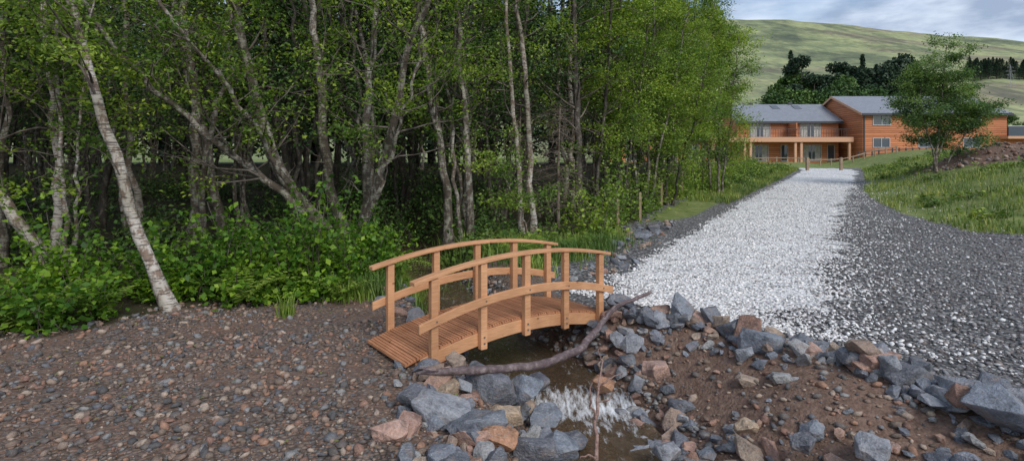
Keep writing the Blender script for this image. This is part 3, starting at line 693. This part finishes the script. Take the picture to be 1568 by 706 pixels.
forest=empty('forest_trees')
var=[]
for k in range(6):
    rs=np.random.RandomState(70+k); h=rs.uniform(10,12.5)
    st=[([(0,0,-.1),(rs.randn()*.15,rs.randn()*.15,h*.3),(rs.randn()*.4,rs.randn()*.4,h*.6),(rs.randn()*.7,rs.randn()*.7,h)],.085,.025)]
    for q in range(rs.randint(1,4)):
        a=rs.uniform(0,6.28); st.append(([(0.15*math.cos(a),.15*math.sin(a),-.1),(.4*math.cos(a),.4*math.sin(a),h*.25),(.9*math.cos(a),.9*math.sin(a),h*.5),(1.2*math.cos(a),1.2*math.sin(a),h*.85)],.06,.02))
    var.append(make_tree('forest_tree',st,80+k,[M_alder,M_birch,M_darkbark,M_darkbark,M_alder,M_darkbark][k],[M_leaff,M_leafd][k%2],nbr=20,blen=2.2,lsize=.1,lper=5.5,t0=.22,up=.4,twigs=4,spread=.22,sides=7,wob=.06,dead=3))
rs=np.random.RandomState(9); cnt=0; placed=[]
for _ in range(900):
    y=rs.uniform(12.5,36); x=rs.uniform(-1.2*y,0.42*y)
    if area_sd(np.array([x]),np.array([y]),FOREST)[0]<(1.4 if y<25 else 2.0): continue
    if y<15 and abs(poly_sd(np.array([x]),np.array([y]),CH)[0])<0.9: continue
    if any((x-a)**2+(y-b_)**2<(1.3+.05*y)**2 for a,b_ in placed): continue
    placed.append((x,y)); s=rs.uniform(.8,1.15)
    obj('tree',var[rs.randint(6)],(x,y,Hs(x,y)),(0,0,rs.uniform(0,6.28)),(s,s,s*rs.uniform(.9,1.1)),forest); cnt+=1
    if cnt>=80: break
for (x,y) in [(-9,9.8),(-10.5,7.5),(-11,11.5),(-8.8,13),(-12.5,9.5),(-5,13.5),(-3.5,14),(-14,12),(-4.2,19.5),(-3.4,17.2)]:
    obj('tree',var[rs.randint(6)],(x,y,Hs(x,y)),(0,0,rs.uniform(0,6.28)),(1,1,1),forest)

def conifer(name,h,seed,w=0.22,leafsize=.35,n=2600,low=.1):
    rs=np.random.RandomState(seed); V,F=tube([(0,0,-.3),(0,0,h*.5),(0.05,0,h)],[h*.018,h*.012,.02],6)
    t=rs.rand(n)**.8; z=h*(low+(1-low)*t)
    rmax=w*h*(1-t)**.8*(0.75+.25*np.sin(z*3.1+seed))+.1
    a=rs.uniform(0,2*PI,n); r=rmax*np.sqrt(rs.rand(n)); lump=1+.25*np.sin(a*3+z*1.3)
    A=np.stack([np.cos(a)*r*lump,np.sin(a)*r*lump,z-r*.25],-1)
    LV,LF=leaves_geo(A,leafsize,rs,.5,.5)
    mi=np.concatenate([np.zeros(len(F)),np.ones(len(LF))])
    return mesh_from(name,np.concatenate([V,LV]),np.concatenate([F,LF+len(V)]),[M_darkbark,M_needle],mi,smooth=mi==0)
def roundtree(name,h,w,seed,leaf,n=4000,ls=.4,low=.25,nc=18,cr=(.13,.22)):
    rs=np.random.RandomState(seed); V,F=tube([(0,0,-.3),(0.1,0,h*.4),(0,0.1,h*.85)],[h*.02,h*.013,.03],6)
    C=[]
    for k in range(nc):
        a=rs.uniform(0,6.28); u=rs.rand(); zz=h*(low+.1+(.9-low-.1)*u)
        rr_=w*.5*math.sqrt(rs.rand())*max(.3,math.sin(PI*min(.95,.25+.72*u)))
        C.append((math.cos(a)*rr_,math.sin(a)*rr_,zz,rs.uniform(*cr)*w))
    C=np.array(C); c=C[rs.randint(0,len(C),n)]; g=rs.randn(n,3); g/=np.linalg.norm(g,axis=1)[:,None]; g*=(rs.rand(n,1)**.4)
    A=c[:,:3]+g*c[:,3:4]*np.array([1,1,.65])
    LV,LF=leaves_geo(A,ls,rs,.6,.7)
    mi=np.concatenate([np.zeros(len(F)),np.ones(len(LF))])
    return mesh_from(name,np.concatenate([V,LV]),np.concatenate([F,LF+len(V)]),[M_darkbark,leaf],mi,smooth=mi==0)
con=[conifer('conifer',14,90+k) for k in range(3)]
rs=np.random.RandomState(10)
back=empty('conifer_plantation')
for row,(yy,step) in enumerate([(38.5,2.7),(43,2.9)]):
    x=-56.0
    while x<yy*0.2+2:
        xx=x+rs.randn()*.5; y=yy+rs.randn()*.8; s=rs.uniform(.85,1.2)
        obj('conifer',con[rs.randint(3)],(xx,y,Hs(xx,y)-.2),(0,0,rs.uniform(0,6)),(s*1.3,s*1.3,s),back); x+=step
pv=[roundtree('pine_tree',15,8.5,101,M_needle,3600,.45,.34,13,(.11,.2)),roundtree('pine_tree',16,7,102,M_needle,3200,.45,.42,11,(.13,.22)),conifer('pine_tree',16,104,w=.15,n=3400,leafsize=.45),roundtree('broadleaf',11,11,105,M_leafd,5500,.42,.02,26),roundtree('broadleaf',11,9,106,M_leaff,4500,.4,.05,22)]
dist=empty('distant_trees')
rs=np.random.RandomState(20)
sk_x=[.46,.49,.515,.55,.58,.61,.64,.67,.70,.73,.78,.84]; sk_h=[10,17,22,17.5,20,19.5,18,18,21,18,12,8]
for i in range(74):
    y=rs.uniform(96,118); tx=.47+.33*(i+rs.rand())/74; x=tx*y
    k=rs.choice([0,0,1,1,1,2,4]); hh=np.interp(tx,sk_x,sk_h)*rs.uniform(.75,1.1)*y/104
    s=hh/15.5*(1.3 if k==4 else 1)
    obj('tree',pv[k],(x,y,Hs(x,y)-.3),(0,0,rs.uniform(0,6)),(s*.9,s*.9,s),dist)
for (tx,y,s,k) in [(.60,92,1.22,3),(.635,94,1.2,3),(.575,90,1.1,3),(.66,93,1.1,4),(.50,90,1.1,4),(.475,88,1.0,3),(.70,95,1.1,3),(.53,91,1.1,4),(.73,95,.9,4)]:
    x=tx*y; obj('tree',pv[k],(x,y,Hs(x,y)-.3),(0,0,rs.uniform(0,6)),(s,s,s),dist)
for i in range(170):
    y=rs.uniform(264,296); x=y*rs.uniform(.82,1.15); s=rs.uniform(.42,.6)
    obj('tree',con[rs.randint(3)],(x,y,Hs(x,y)-.5),(0,0,rs.uniform(0,6)),(s*1.9,s*1.9,s),dist)
for i in range(44):
    y=rs.uniform(112,160); x=y*rs.uniform(.80,1.15); s=rs.uniform(.3,.6)
    obj('tree',pv[rs.choice([3,4])],(x,y,Hs(x,y)-.3),(0,0,rs.uniform(0,6)),(s,s,s),dist)

# ---------------------------------------------------------------- undergrowth
def mounds(name,cs,leaf,lsize,seed,per=380):
    rs=np.random.RandomState(seed); A=[]; T=[];TF=[];o=0
    for (x,y,r,h) in cs:
        n=int(per*r*h*2.6)+50; g=rs.randn(n,3); g/=np.linalg.norm(g,axis=1)[:,None]; g[:,2]=np.abs(g[:,2]); g*=(rs.rand(n,1)**.33)
        lump=1+.28*np.sin(g[:,0:1]*7+x*3)+.25*np.sin(g[:,1:2]*9+y*5)
        p=g*np.array([r,r,h])*lump; bx=x+p[:,0]; by=y+p[:,1]
        A.append(np.stack([bx,by,p[:,2]+H(bx,by)+.03],-1))
        for q in range(6):
            a=rs.uniform(0,6.28); e=np.array([x+math.cos(a)*r*.9,y+math.sin(a)*r*.9,Hs(x,y)+h*rs.uniform(.7,1.5)]); b0=np.array([x+rs.randn()*.08,y+rs.randn()*.08,Hs(x,y)-.03])
            m_=(b0+e)/2+np.array([0,0,h*.2]); V,F=tube(np.array([b0,m_,e]),[.007,.005,.002],4); T.append(V);TF.append(F+o);o+=len(V)
            c=rs.randint(8,16); u=rs.rand(c,1); A.append(m_+(e-m_)*u*1.1+rs.randn(c,3)*.05)
    A=np.concatenate(A); LV,LF=leaves_geo(A,lsize,rs,.9,.7)
    TFc=np.concatenate(TF); mi=np.concatenate([np.zeros(len(TFc)),np.ones(len(LF))])
    return obj(name,mesh_from(name,np.concatenate(T+[LV]),np.concatenate([TFc,LF+o]),[M_twig,leaf],mi))
rs=np.random.RandomState(30); cs=[]
E=[(-11,4.9),(-8,5.2),(-5.8,6.0),(-4.95,6.3),(-4.5,7.4),(-3.9,7.4),(-3.2,7.4),(-2.5,7.6),(-2.2,8.7),(-2.1,10)]
ep,_=resample(E,0.05)
for i in range(46):
    j=rs.randint(len(ep)); cs.append((ep[j,0]+rs.randn()*.25,ep[j,1]+rs.uniform(-.15,.5),rs.uniform(.12,.42),rs.uniform(.12,.5)))
for i in range(40):
    j=rs.randint(len(ep)); cs.append((ep[j,0]+rs.randn()*.3,ep[j,1]+rs.uniform(.5,2.0),rs.uniform(.3,.55),rs.uniform(.25,1.0)))
for (x,y,r,h) in [(-2.75,7.75,.4,1.1),(-3.2,7.8,.45,.9),(-2.4,8.0,.4,.8),(-3.7,7.9,.5,.7),(-4.1,8.1,.5,.95),(-2.9,8.4,.6,1.25),(-1.9,8.9,.35,.5),(-6.2,7.6,.5,1.0),(-7.6,7.0,.5,.9)]: cs.append((x,y,r,h))
mounds('bramble_undergrowth',cs,M_bush,.085,31)
cs=[]
for i in range(120):
    y=rs.uniform(9.5,22); x=rs.uniform(-1.05*y,.32*y)
    if area_sd(np.array([x]),np.array([y]),FOREST)[0]<.5 or (y<14.5 and abs(poly_sd(np.array([x]),np.array([y]),CH)[0])<.8): continue
    cs.append((x,y,rs.uniform(.5,1.0),rs.uniform(.2,.8)))
for (x,y,r,h) in [(-3.3,15.5,.9,1.0),(-2.4,14.2,.7,.7),(-4.1,15.8,.9,1.1),(-2.3,16.2,.9,1.2),(-3.9,17.8,1.1,1.4),(-2.9,18.6,1.1,1.4),(-5.2,17.5,1.1,1.2),(-1.2,15.2,.8,.8),(-4.9,20,1.2,1.6),(-3.4,13.4,.6,.7),(-1.0,13.2,.5,.5)]: cs.append((x,y,r,h))
mounds('forest_undergrowth',cs,M_leaff,.09,32,per=180)
cs=[(1.9,12.4,.5,1.1),(2.3,13.3,.5,1.3),(1.5,12.6,.5,.9),(2.8,14.6,.6,1.2),(3.6,16,.6,1.2),(.6,11.2,.4,.35),(4.3,17.4,.7,1.2),(5.3,19.2,.8,1.3),(6.4,21.0,.9,1.3),(7.9,23.6,1,1.4),(9.3,26,1,1.5),(10.8,28.4,1.2,1.5),(12.8,32,1.4,1.4),(6.0,20.6,.7,.8),(15,36,1.5,1.2)]
mounds('shrubs',cs,M_leafb,.085,33,per=230)
cs=[]
for i in range(130):
    x=rs.uniform(12,34); y=rs.uniform(13.5,45)
    if area_sd(np.array([x]),np.array([y]),BANK)[0]<.3: continue
    if ((x-SOILC[0])/3.6)**2+((y-SOILC[1]+1)/4)**2<1: continue
    cs.append((x,y,rs.uniform(.3,.8),rs.uniform(.12,.32)))
for i in range(60):
    t=rs.uniform(.35,.95); j=int(t*(len(pc)-1)); o_=-rs.uniform(2.6,5.5); cs.append((pc[j,0]+nr[j,0]*o_,pc[j,1]+nr[j,1]*o_,rs.uniform(.3,.7),rs.uniform(.15,.45)))
mounds('bank_weeds',cs,M_weed,.11,34,per=150)
# ferns : arching fronds with paired leaflets
rs=np.random.RandomState(50); QV=[]
fern_at=[(-1.95,8.3),(-1.6,9.7),(-2.3,7.45),(-3.45,7.15),(-4.9,6.6),(-5.5,6.2),(-6.6,6.0),(-.2,10.6),(.5,10.2),(1.2,10.8),(-1.3,10.9),(1.7,11.4)]
for i in range(46):
    j=rs.randint(len(ep)); fern_at.append((ep[j,0]+rs.randn()*.4,ep[j,1]+rs.uniform(.1,2.6)))
for (x,y) in fern_at:
    z=Hs(x,y); hh=rs.uniform(.45,.85)
    for f in range(rs.randint(8,12)):
        a=rs.uniform(0,2*PI); c=np.array([math.cos(a),math.sin(a),0]); sd_=np.array([-c[1],c[0],0]); l=hh*rs.uniform(.8,1.15)
        for u in np.linspace(.15,1,15):
            p=np.array([x,y,z])+c*l*(.25*u+.65*u*u)+np.array([0,0,l*(1.15*u-.72*u*u)])
            w=l*.20*math.sin(PI*min(1,.12+.88*u))**.8*(1.05-u*.75)+.012
            for sgn in (-1,1):
                tip=p+sd_*sgn*w+c*w*.35-np.array([0,0,w*.15]); hw=c*l*.022+np.array([0,0,.004])
                QV+= [p-hw,tip*.5+p*.5-hw*.9,tip,tip*.5+p*.5+hw*.9]
QV=np.array(QV); obj('ferns',mesh_from('ferns',QV,np.arange(len(QV)).reshape(-1,4),[M_weed]))

def grass_obj(name,x,y,seed,l0,l1,wd,mat):
    rs=np.random.RandomState(seed); n=len(x); z=H(x,y)-.02
    a=rs.uniform(0,2*PI,n); l=rs.uniform(l0,l1,n); lean=rs.uniform(.15,.8,n)
    dx,dy=np.cos(a),np.sin(a); B=np.stack([x,y,z],-1); D=np.stack([dx,dy,0*dx],-1); S=np.stack([-dy,dx,0*dx],-1)*wd*.5
    Mid=B+D*(l*lean*.35)[:,None]+np.array([0,0,1.])*(l*.6)[:,None]; T=B+D*(l*lean)[:,None]+np.array([0,0,1.])*(l*(1-.35*lean))[:,None]
    V=np.stack([B-S,B+S,Mid+S*.8,Mid-S*.8,T],1).reshape(-1,3); i=np.arange(n)[:,None]*5
    return obj(name,mesh_from(name,V,[i+np.array([[0,1,2,3]]),i+np.array([[3,2,4]])],[mat]))
rs=np.random.RandomState(40)
n=90000; x=rs.uniform(10,36,n); y=12+34*rs.rand(n)**1.3
k=(area_sd(x,y,BANK)>-0.1)&(fnoise(x,y,.8)+rs.randn(n)*.4>-.2)&(((x-SOILC[0])/3.4)**2+((y-SOILC[1]+1)/4)**2>1+.3*rs.randn(n)); x=x[k];y=y[k]
t=rs.randint(int(.3*len(pc)),len(pc),30000); o_=-rs.uniform(2.0,6.5,30000); gx=pc[t,0]+nr[t,0]*o_; gy=pc[t,1]+nr[t,1]*o_
grass_obj('bank_grass',np.concatenate([x,gx]),np.concatenate([y,gy]),41,.10,.32,.022,M_grass)
tx=[];ty=[]
for (cx,cy,sp,n) in [(-1.75,8.6,.3,900),(-1.7,9.4,.35,900),(.1,10.4,.35,900),(.7,10.5,.35,1100),(1.1,11.0,.35,1100),(1.6,11.5,.3,900),(.3,11.6,.5,1200),(-.5,11.5,.5,1000),(-2.2,7.7,.15,350),(-2.75,6.75,.05,70),(2.1,12.2,.3,600),(.3,9.3,.2,300),(-2.0,7.9,.2,400),(-2.2,11.5,.4,700),(-1.2,12.6,.5,800)]:
    tx.append(cx+rs.randn(n)*sp); ty.append(cy+rs.randn(n)*sp)
grass_obj('stream_bank_grass',np.concatenate(tx),np.concatenate(ty),42,.14,.42,.012,M_weed)
rs=np.random.RandomState(44); n=900; x=rs.uniform(-8,0,n); y=rs.uniform(3,8,n); k=(poly_sd(x,y,CH)<-.9); x=x[k];y=y[k]
A=np.stack([x,y,H(x,y)+.03],-1); LV,LF=leaves_geo(A,.035,rs,3)
m,nt,b=newmat('leaf_litter'); g=N(nt,'ShaderNodeNewGeometry'); L(nt,ramp(nt,g.outputs['Random Per Island'],[(0,(.10,.055,.03)),(.6,(.25,.16,.09)),(1,(.14,.2,.04))]).outputs[0],b.inputs['Base Color'])
obj('leaf_litter',mesh_from('leaf_litter',LV,LF,[m]))

# ---------------------------------------------------------------- houses
def clad(name,c):
    m,nt,b=newmat(name); v=objvec(nt); s=N(nt,'ShaderNodeSeparateXYZ'); L(nt,v,s.inputs[0])
    z=math_(nt,'MULTIPLY',s.outputs[2],4.0); fr=math_(nt,'FRACT',z); fl=math_(nt,'FLOOR',z)
    line=ramp(nt,fr,[(0.0,(0.25,0.25,0.25)),(0.18,(1,1,1)),(0.8,(1.05,1.05,1.05)),(1.0,(.6,.6,.6))]).outputs[0]
    wn=N(nt,'ShaderNodeTexWhiteNoise',noise_dimensions='1D'); L(nt,fl,wn.inputs['W'])
    cc=mix(nt,1.0,(c[0],c[1],c[2]),line,'MULTIPLY')
    cc=mix(nt,1.0,cc,ramp(nt,wn.outputs[0],[(0,(.8,.76,.74)),(1,(1.15,1.15,1.12))]).outputs[0],'MULTIPLY')
    cc=mix(nt,.7,cc,ramp(nt,noise(nt,objvec(nt,(1,1,12)),1.2,5).outputs[0],[(.3,(.72,.7,.68)),(.7,(1.15,1.15,1.15))]).outputs[0],'MULTIPLY')
    L(nt,cc,b.inputs['Base Color']); b.inputs['Roughness'].default_value=.75; return m
M_clad=clad('cedar_cladding',(.60,.225,.10))
def plain(name,c,r=.6,metal=0,sc=20,amt=.2):
    m,nt,b=newmat(name); n=noise(nt,objvec(nt),sc,4)
    L(nt,ramp(nt,n.outputs[0],[(.3,tuple(q*(1-amt) for q in c)),(.7,tuple(q*(1+amt) for q in c))]).outputs[0],b.inputs['Base Color']); b.inputs['Roughness'].default_value=r; b.inputs['Metallic'].default_value=metal; return m
M_trim=plain('timber_trim',(.60,.33,.20)); M_white_t=plain('white_frame',(.5,.5,.49)); M_dark=plain('dark_metal',(.05,.05,.055),.4)
M_curt=plain('curtains',(.42,.40,.36),.9,0,4,.3)
m,nt,b=newmat('slate_roof'); v=objvec(nt)
br=N(nt,'ShaderNodeTexBrick'); br.inputs['Scale'].default_value=1.6; L(nt,v,br.inputs[0]); br.inputs['Color1'].default_value=(.20,.215,.245,1); br.inputs['Color2'].default_value=(.27,.285,.315,1); br.inputs['Mortar'].default_value=(.12,.13,.15,1)
L(nt,br.outputs[0],b.inputs['Base Color']); b.inputs['Roughness'].default_value=.5; M_roof=m
m,nt,b=newmat('window_glass'); b.inputs['Base Color'].default_value=(.05,.065,.08,1); b.inputs['Roughness'].default_value=.06; b.inputs['Specular IOR Level'].default_value=.9; M_glass=m
def window(par,x,z,w,h,y,mull=1,curt=False):
    fr=.07
    part('window_glass',[box_verts(x+fr,x+w-fr,y-.02,y+.05,z+fr,z+h-fr)],M_glass,par,0)
    if curt: part('curtains',[box_verts(x+.12,x+w*.34,y-.03,y-.021,z+.1,z+h-.12),box_verts(x+w*.66,x+w-.12,y-.03,y-.021,z+.1,z+h-.12)],M_curt,par,0)
    B=[box_verts(x,x+w,y-.07,y-.0,z,z+fr),box_verts(x,x+w,y-.07,y,z+h-fr,z+h),box_verts(x,x+fr,y-.07,y,z+fr,z+h-fr),box_verts(x+w-fr,x+w,y-.07,y,z+fr,z+h-fr)]
    for i in range(mull):
        xx=x+w*(i+1)/(mull+1); B.append(box_verts(xx-.035,xx+.035,y-.065,y,z+fr,z+h-fr))
    part('window_frame',B,M_white_t,par,0)
def gable_house(par,x0,x1,y0,y1,z0,ze,zr,ov=.45):
    yr=(y0+y1)/2
    V=[(x0,y0,z0),(x1,y0,z0),(x1,y1,z0),(x0,y1,z0),(x0,y0,ze),(x1,y0,ze),(x1,y1,ze),(x0,y1,ze),(x0,yr,zr),(x1,yr,zr)]
    F=[(0,1,5,4),(2,3,7,6),(1,2,6,9,5),(3,0,4,8,7)]
    me=bpy.data.meshes.new('walls'); me.from_pydata(V,[],F); me.materials.append(M_clad); obj('walls',me,parent=par)
    k=(zr-ze)/(yr-y0); t=.16
    for sgn,ya in ((-1,y0),(1,y1)):
        ye=ya+sgn*ov; zz=ze-k*ov+.02
        V=[(x0-.35,ye,zz),(x1+.35,ye,zz),(x1+.35,yr,zr+.02),(x0-.35,yr,zr+.02)]; V+= [(a,b_,c+t) for a,b_,c in V]
        me=bpy.data.meshes.new('roof'); me.from_pydata(V,[],BF); me.materials.append(M_roof); obj('roof',me,parent=par)
        part('fascia',[box_verts(x0-.36,x1+.36,ye+(-.06 if sgn<0 else .01),ye+(-.01 if sgn<0 else .06),zz-.12,zz+t-.02)],M_dark,par,0)
    for xx in (x0-.40,x1+.36):
        for s_ in (-1,1):
            ye=yr+s_*(yr-y0+ov); zz=ze-k*ov
            V=[(xx,ye,zz-.1),(xx+.04,ye,zz-.1),(xx+.04,yr,zr-.1),(xx,yr,zr-.1),(xx,ye,zz+.17),(xx+.04,ye,zz+.17),(xx+.04,yr,zr+.17),(xx,yr,zr+.17)]
            me=bpy.data.meshes.new('bargeboard'); me.from_pydata(V,[],BF); me.materials.append(M_trim); obj('bargeboard',me,parent=par)
hA=empty('timber_lodge')
gable_house(hA,27.6,40.0,68,77,1.0,6.65,8.95)
for x in (29.1,35.3): window(hA,x,4.62,2.5,1.75,68,1,True)
for x in (29.0,35.5): window(hA,x,1.75,2.4,2.0,68,1,True)
window(hA,38.6,1.75,.9,2.0,68,0)
window(hA,32.9,1.75,.9,2.0,68,0)
part('balcony_slab',[box_verts(23.6,40.2,65.6,67.95,4.1,4.5)],M_clad,hA,.01)
part('balcony_edge',[box_verts(23.5,40.3,65.45,65.58,4.0,4.58)],M_trim,hA,.01)
part('posts',[box_verts(x,x+.28,65.62,65.9,1.0,4.08) for x in (23.7,27.4,28.1,33.4,34.1,39.8)],M_trim,hA,.01)
rl=[box_verts(27.6,40.2,65.7,65.75,5.5,5.56)]+[box_verts(27.6+.3*i,27.63+.3*i,65.71,65.74,4.58,5.5) for i in range(42)]
part('balcony_railing',rl,M_dark,hA,0)
part('balcony_divider',[box_verts(33.7,33.82,65.8,67.95,4.52,6.3)],M_clad,hA,0)
part('lower_wing',[box_verts(12,27.55,68.2,75,1.0,4.2)],M_clad,hA,0)
part('wing_roof',[box_verts(11.6,27.5,67.6,75.4,4.22,4.5)],M_roof,hA,0)
for x in (14,18,21.2,24.8): window(hA,x,1.75,1.8,2.0,68.2,1)
k_=(8.95-6.65)/4.5
def skyl(x,y,w):
    z=6.65+(y-68)*k_+.19; z2=z+1.0*k_
    me=bpy.data.meshes.new('skylight'); me.from_pydata([(x,y,z+.06),(x+w,y,z+.06),(x+w,y+1,z2+.06),(x,y+1,z2+.06),(x,y,z-.05),(x+w,y,z-.05),(x+w,y+1,z2-.05),(x,y+1,z2-.05)],[],[(0,1,2,3),(4,5,1,0),(5,6,2,1),(7,4,0,3),(6,7,3,2)]); me.materials.append(M_glass); obj('skylight',me,parent=hA)
skyl(36.2,71.0,.9); skyl(33.4,71.0,.9)
part('ridge_vent',[box_verts(36,36.5,72.3,72.7,8.95,9.35),box_verts(31,31.4,72.3,72.7,8.95,9.3)],M_dark,hA,.02)
hB=empty('timber_lodge')
gable_house(hB,40.75,57.5,64.5,76.0,1.2,7.3,9.75)
for x in (41.9,47.2,52.4):
    window(hB,x,5.9,2.1,1.15,64.5,1); window(hB,x,3.3,2.0,1.15,64.5,1)
part('balcony_slab',[box_verts(56.5,60.2,63.2,70,4.3,4.6)],M_trim,hB,.01)
part('balcony_screen',[box_verts(56.6,60.1,63.25,63.29,4.6,5.7),box_verts(60.05,60.1,63.32,69.9,4.6,5.7)],M_glass,hB,0)
part('balcony_rail',[box_verts(56.5,60.2,63.2,63.34,5.7,5.78)],M_white_t,hB,0)
part('balcony_wing',[box_verts(57.55,60,64.6,74,1.2,4.28)],M_clad,hB,0)
part('downpipe',[box_verts(40.85,40.95,64.38,64.48,1.8,7.0)],M_dark,hB,0)
fB=[]
for i in range(12):
    x=38.4+i*.75; z=Hs(x,61.5); fB.append(box_verts(x-.05,x+.05,61.45,61.55,z-.2,z+1.15))
for zz in (.4,.75,1.1):
    za,zb=Hs(38.4,61.5),Hs(46.7,61.5); v=box_verts(38.4,46.7,61.40,61.44,0,.08); v=[(a,b_,c+zz+(za if a<40 else zb)) for a,b_,c in v]; fB.append(v)
part('ramp_fence',fB,M_dark,None,0)
fB=[]
for i in range(14):
    x=24.5+i*1.1; z=Hs(x,56); fB.append(box_verts(x-.05,x+.05,55.95,56.05,z-.2,z+.7))
for zz in (.55,):
    for i in range(13):
        x=24.5+i*1.1; za,zb=Hs(x,56),Hs(x+1.1,56); v=box_verts(x,x+1.1,55.9,55.94,0,.09); v=[(a,b_,c+zz+(za if a<x+.5 else zb)) for a,b_,c in v]; fB.append(v)
part('timber_fence',fB,M_post,None,0)
def post(x,y,h,w=.06,name='timber_post'):
    z=Hs(x,y); o=part(name,[box_verts(-w,w,-w,w,-.15,h),box_verts(-w*.7,w*.7,-w*.7,w*.7,h,h+.02)],M_post,None,.008); o.location=(x,y,z); return o
post(21.6,40.6,.95,.09); post(24.3,41.0,.95,.09)
pp=[(2.55,13.4),(3.55,15.4),(4.9,18.2),(6.4,20.9),(8.4,24.4)]
for (x,y) in pp: post(x,y,.8,.035,'fence_post')
Vs=[];Fs=[];o=0
for zz in (.35,.6,.75):
    V,F=tube([(a,b_,Hs(a,b_)+zz) for a,b_ in pp],[.003]*5,4); Vs.append(V);Fs.append(F+o);o+=len(V)
obj('wire_fence',mesh_from('wire_fence',np.concatenate(Vs),np.concatenate(Fs),[M_dark]))
# small electricity pylon beside the plantation
Vs=[];Fs=[];o=0
def seg(a,b_,r=.10):
    global o
    V,F=tube([a,((a[0]+b_[0])/2,(a[1]+b_[1])/2,(a[2]+b_[2])/2),b_],[r]*3,4); Vs.append(V);Fs.append(F+o);o+=len(V)
for q in (-1,1):
    for w in (-1,1):
        seg((q*3,w*3,0),(q*.6,w*.6,20)); seg((q*.6,w*.6,20),(0,0,27))
for i in range(5):
    z=i*4; r=3-2.4*z/20; r2=3-2.4*(z+4)/20
    for w in (-1,1): seg((-r,w*r,z),(r2,w*r2,z+4),.05); seg((r,w*r,z),(-r2,w*r2,z+4),.05)
for z,l in ((16,4),(20,5),(24,3.5)): seg((-l,0,z),(l,0,z)); seg((-l,0,z),(0,0,z+1.6),.05); seg((l,0,z),(0,0,z+1.6),.05)
px,py=220,245
M_steel=plain('galvanised_steel',(.35,.36,.37),.5)
obj('electricity_pylon',mesh_from('electricity_pylon',np.concatenate(Vs),np.concatenate(Fs),[M_steel]),(px,py,Hs(px,py)-1),scale=(.42,.42,.42))

# ---------------------------------------------------------------- light, sky
w=bpy.data.worlds.new('World'); scene.world=w; w.use_nodes=True; nt=w.node_tree
bg=nt.nodes['Background']; sky=N(nt,'ShaderNodeTexSky',sky_type='NISHITA'); sky.sun_disc=False
EL,AZ=math.radians(42),math.radians(150)
sky.sun_elevation=EL; sky.sun_rotation=AZ; sky.air_density=1.0; sky.dust_density=0.8; sky.ozone_density=1.2
tc=N(nt,'ShaderNodeTexCoord'); mp=N(nt,'ShaderNodeMapping'); mp.inputs['Scale'].default_value=(1,1,3.2); L(nt,tc.outputs['Generated'],mp.inputs[0])
n1=noise(nt,mp.outputs[0],3.2,5,0.55)
cl=ramp(nt,n1.outputs[0],[(0.36,(0,0,0)),(0.56,(1,1,1))])
cc=ramp(nt,noise(nt,mp.outputs[0],7.5,5).outputs[0],[(0.38,(2.5,3.1,4.2)),(0.62,(5.6,6.2,7.2))])
cm=mix(nt,math_(nt,'MULTIPLY',cl.outputs[0],0.9),sky.outputs[0],cc.outputs[0])
L(nt,cm,bg.inputs[0]); bg.inputs[1].default_value=0.15
sun=bpy.data.lights.new('sun','SUN'); sun.energy=2.4; sun.angle=math.radians(28); sun.color=(1,.97,.92)
so=bpy.data.objects.new('sun',sun); scene.collection.objects.link(so)
dv=Vector((math.sin(AZ)*math.cos(EL),math.cos(AZ)*math.cos(EL),math.sin(EL)))
so.rotation_euler=dv.to_track_quat('Z','Y').to_euler(); so.location=(5,-10,20)

cam=bpy.data.cameras.new('camera'); co=bpy.data.objects.new('camera',cam); scene.collection.objects.link(co)
co.location=(0,0,1.9); co.rotation_euler=(PI/2,0,0); cam.lens=850/1568*36; cam.sensor_width=36; cam.shift_y=-108/1568; cam.clip_end=3000; cam.clip_start=.05
scene.camera=co
scene.view_settings.view_transform='Standard'; scene.view_settings.look='None'; scene.view_settings.exposure=0
print('objects',len(bpy.data.objects),'trees',cnt)
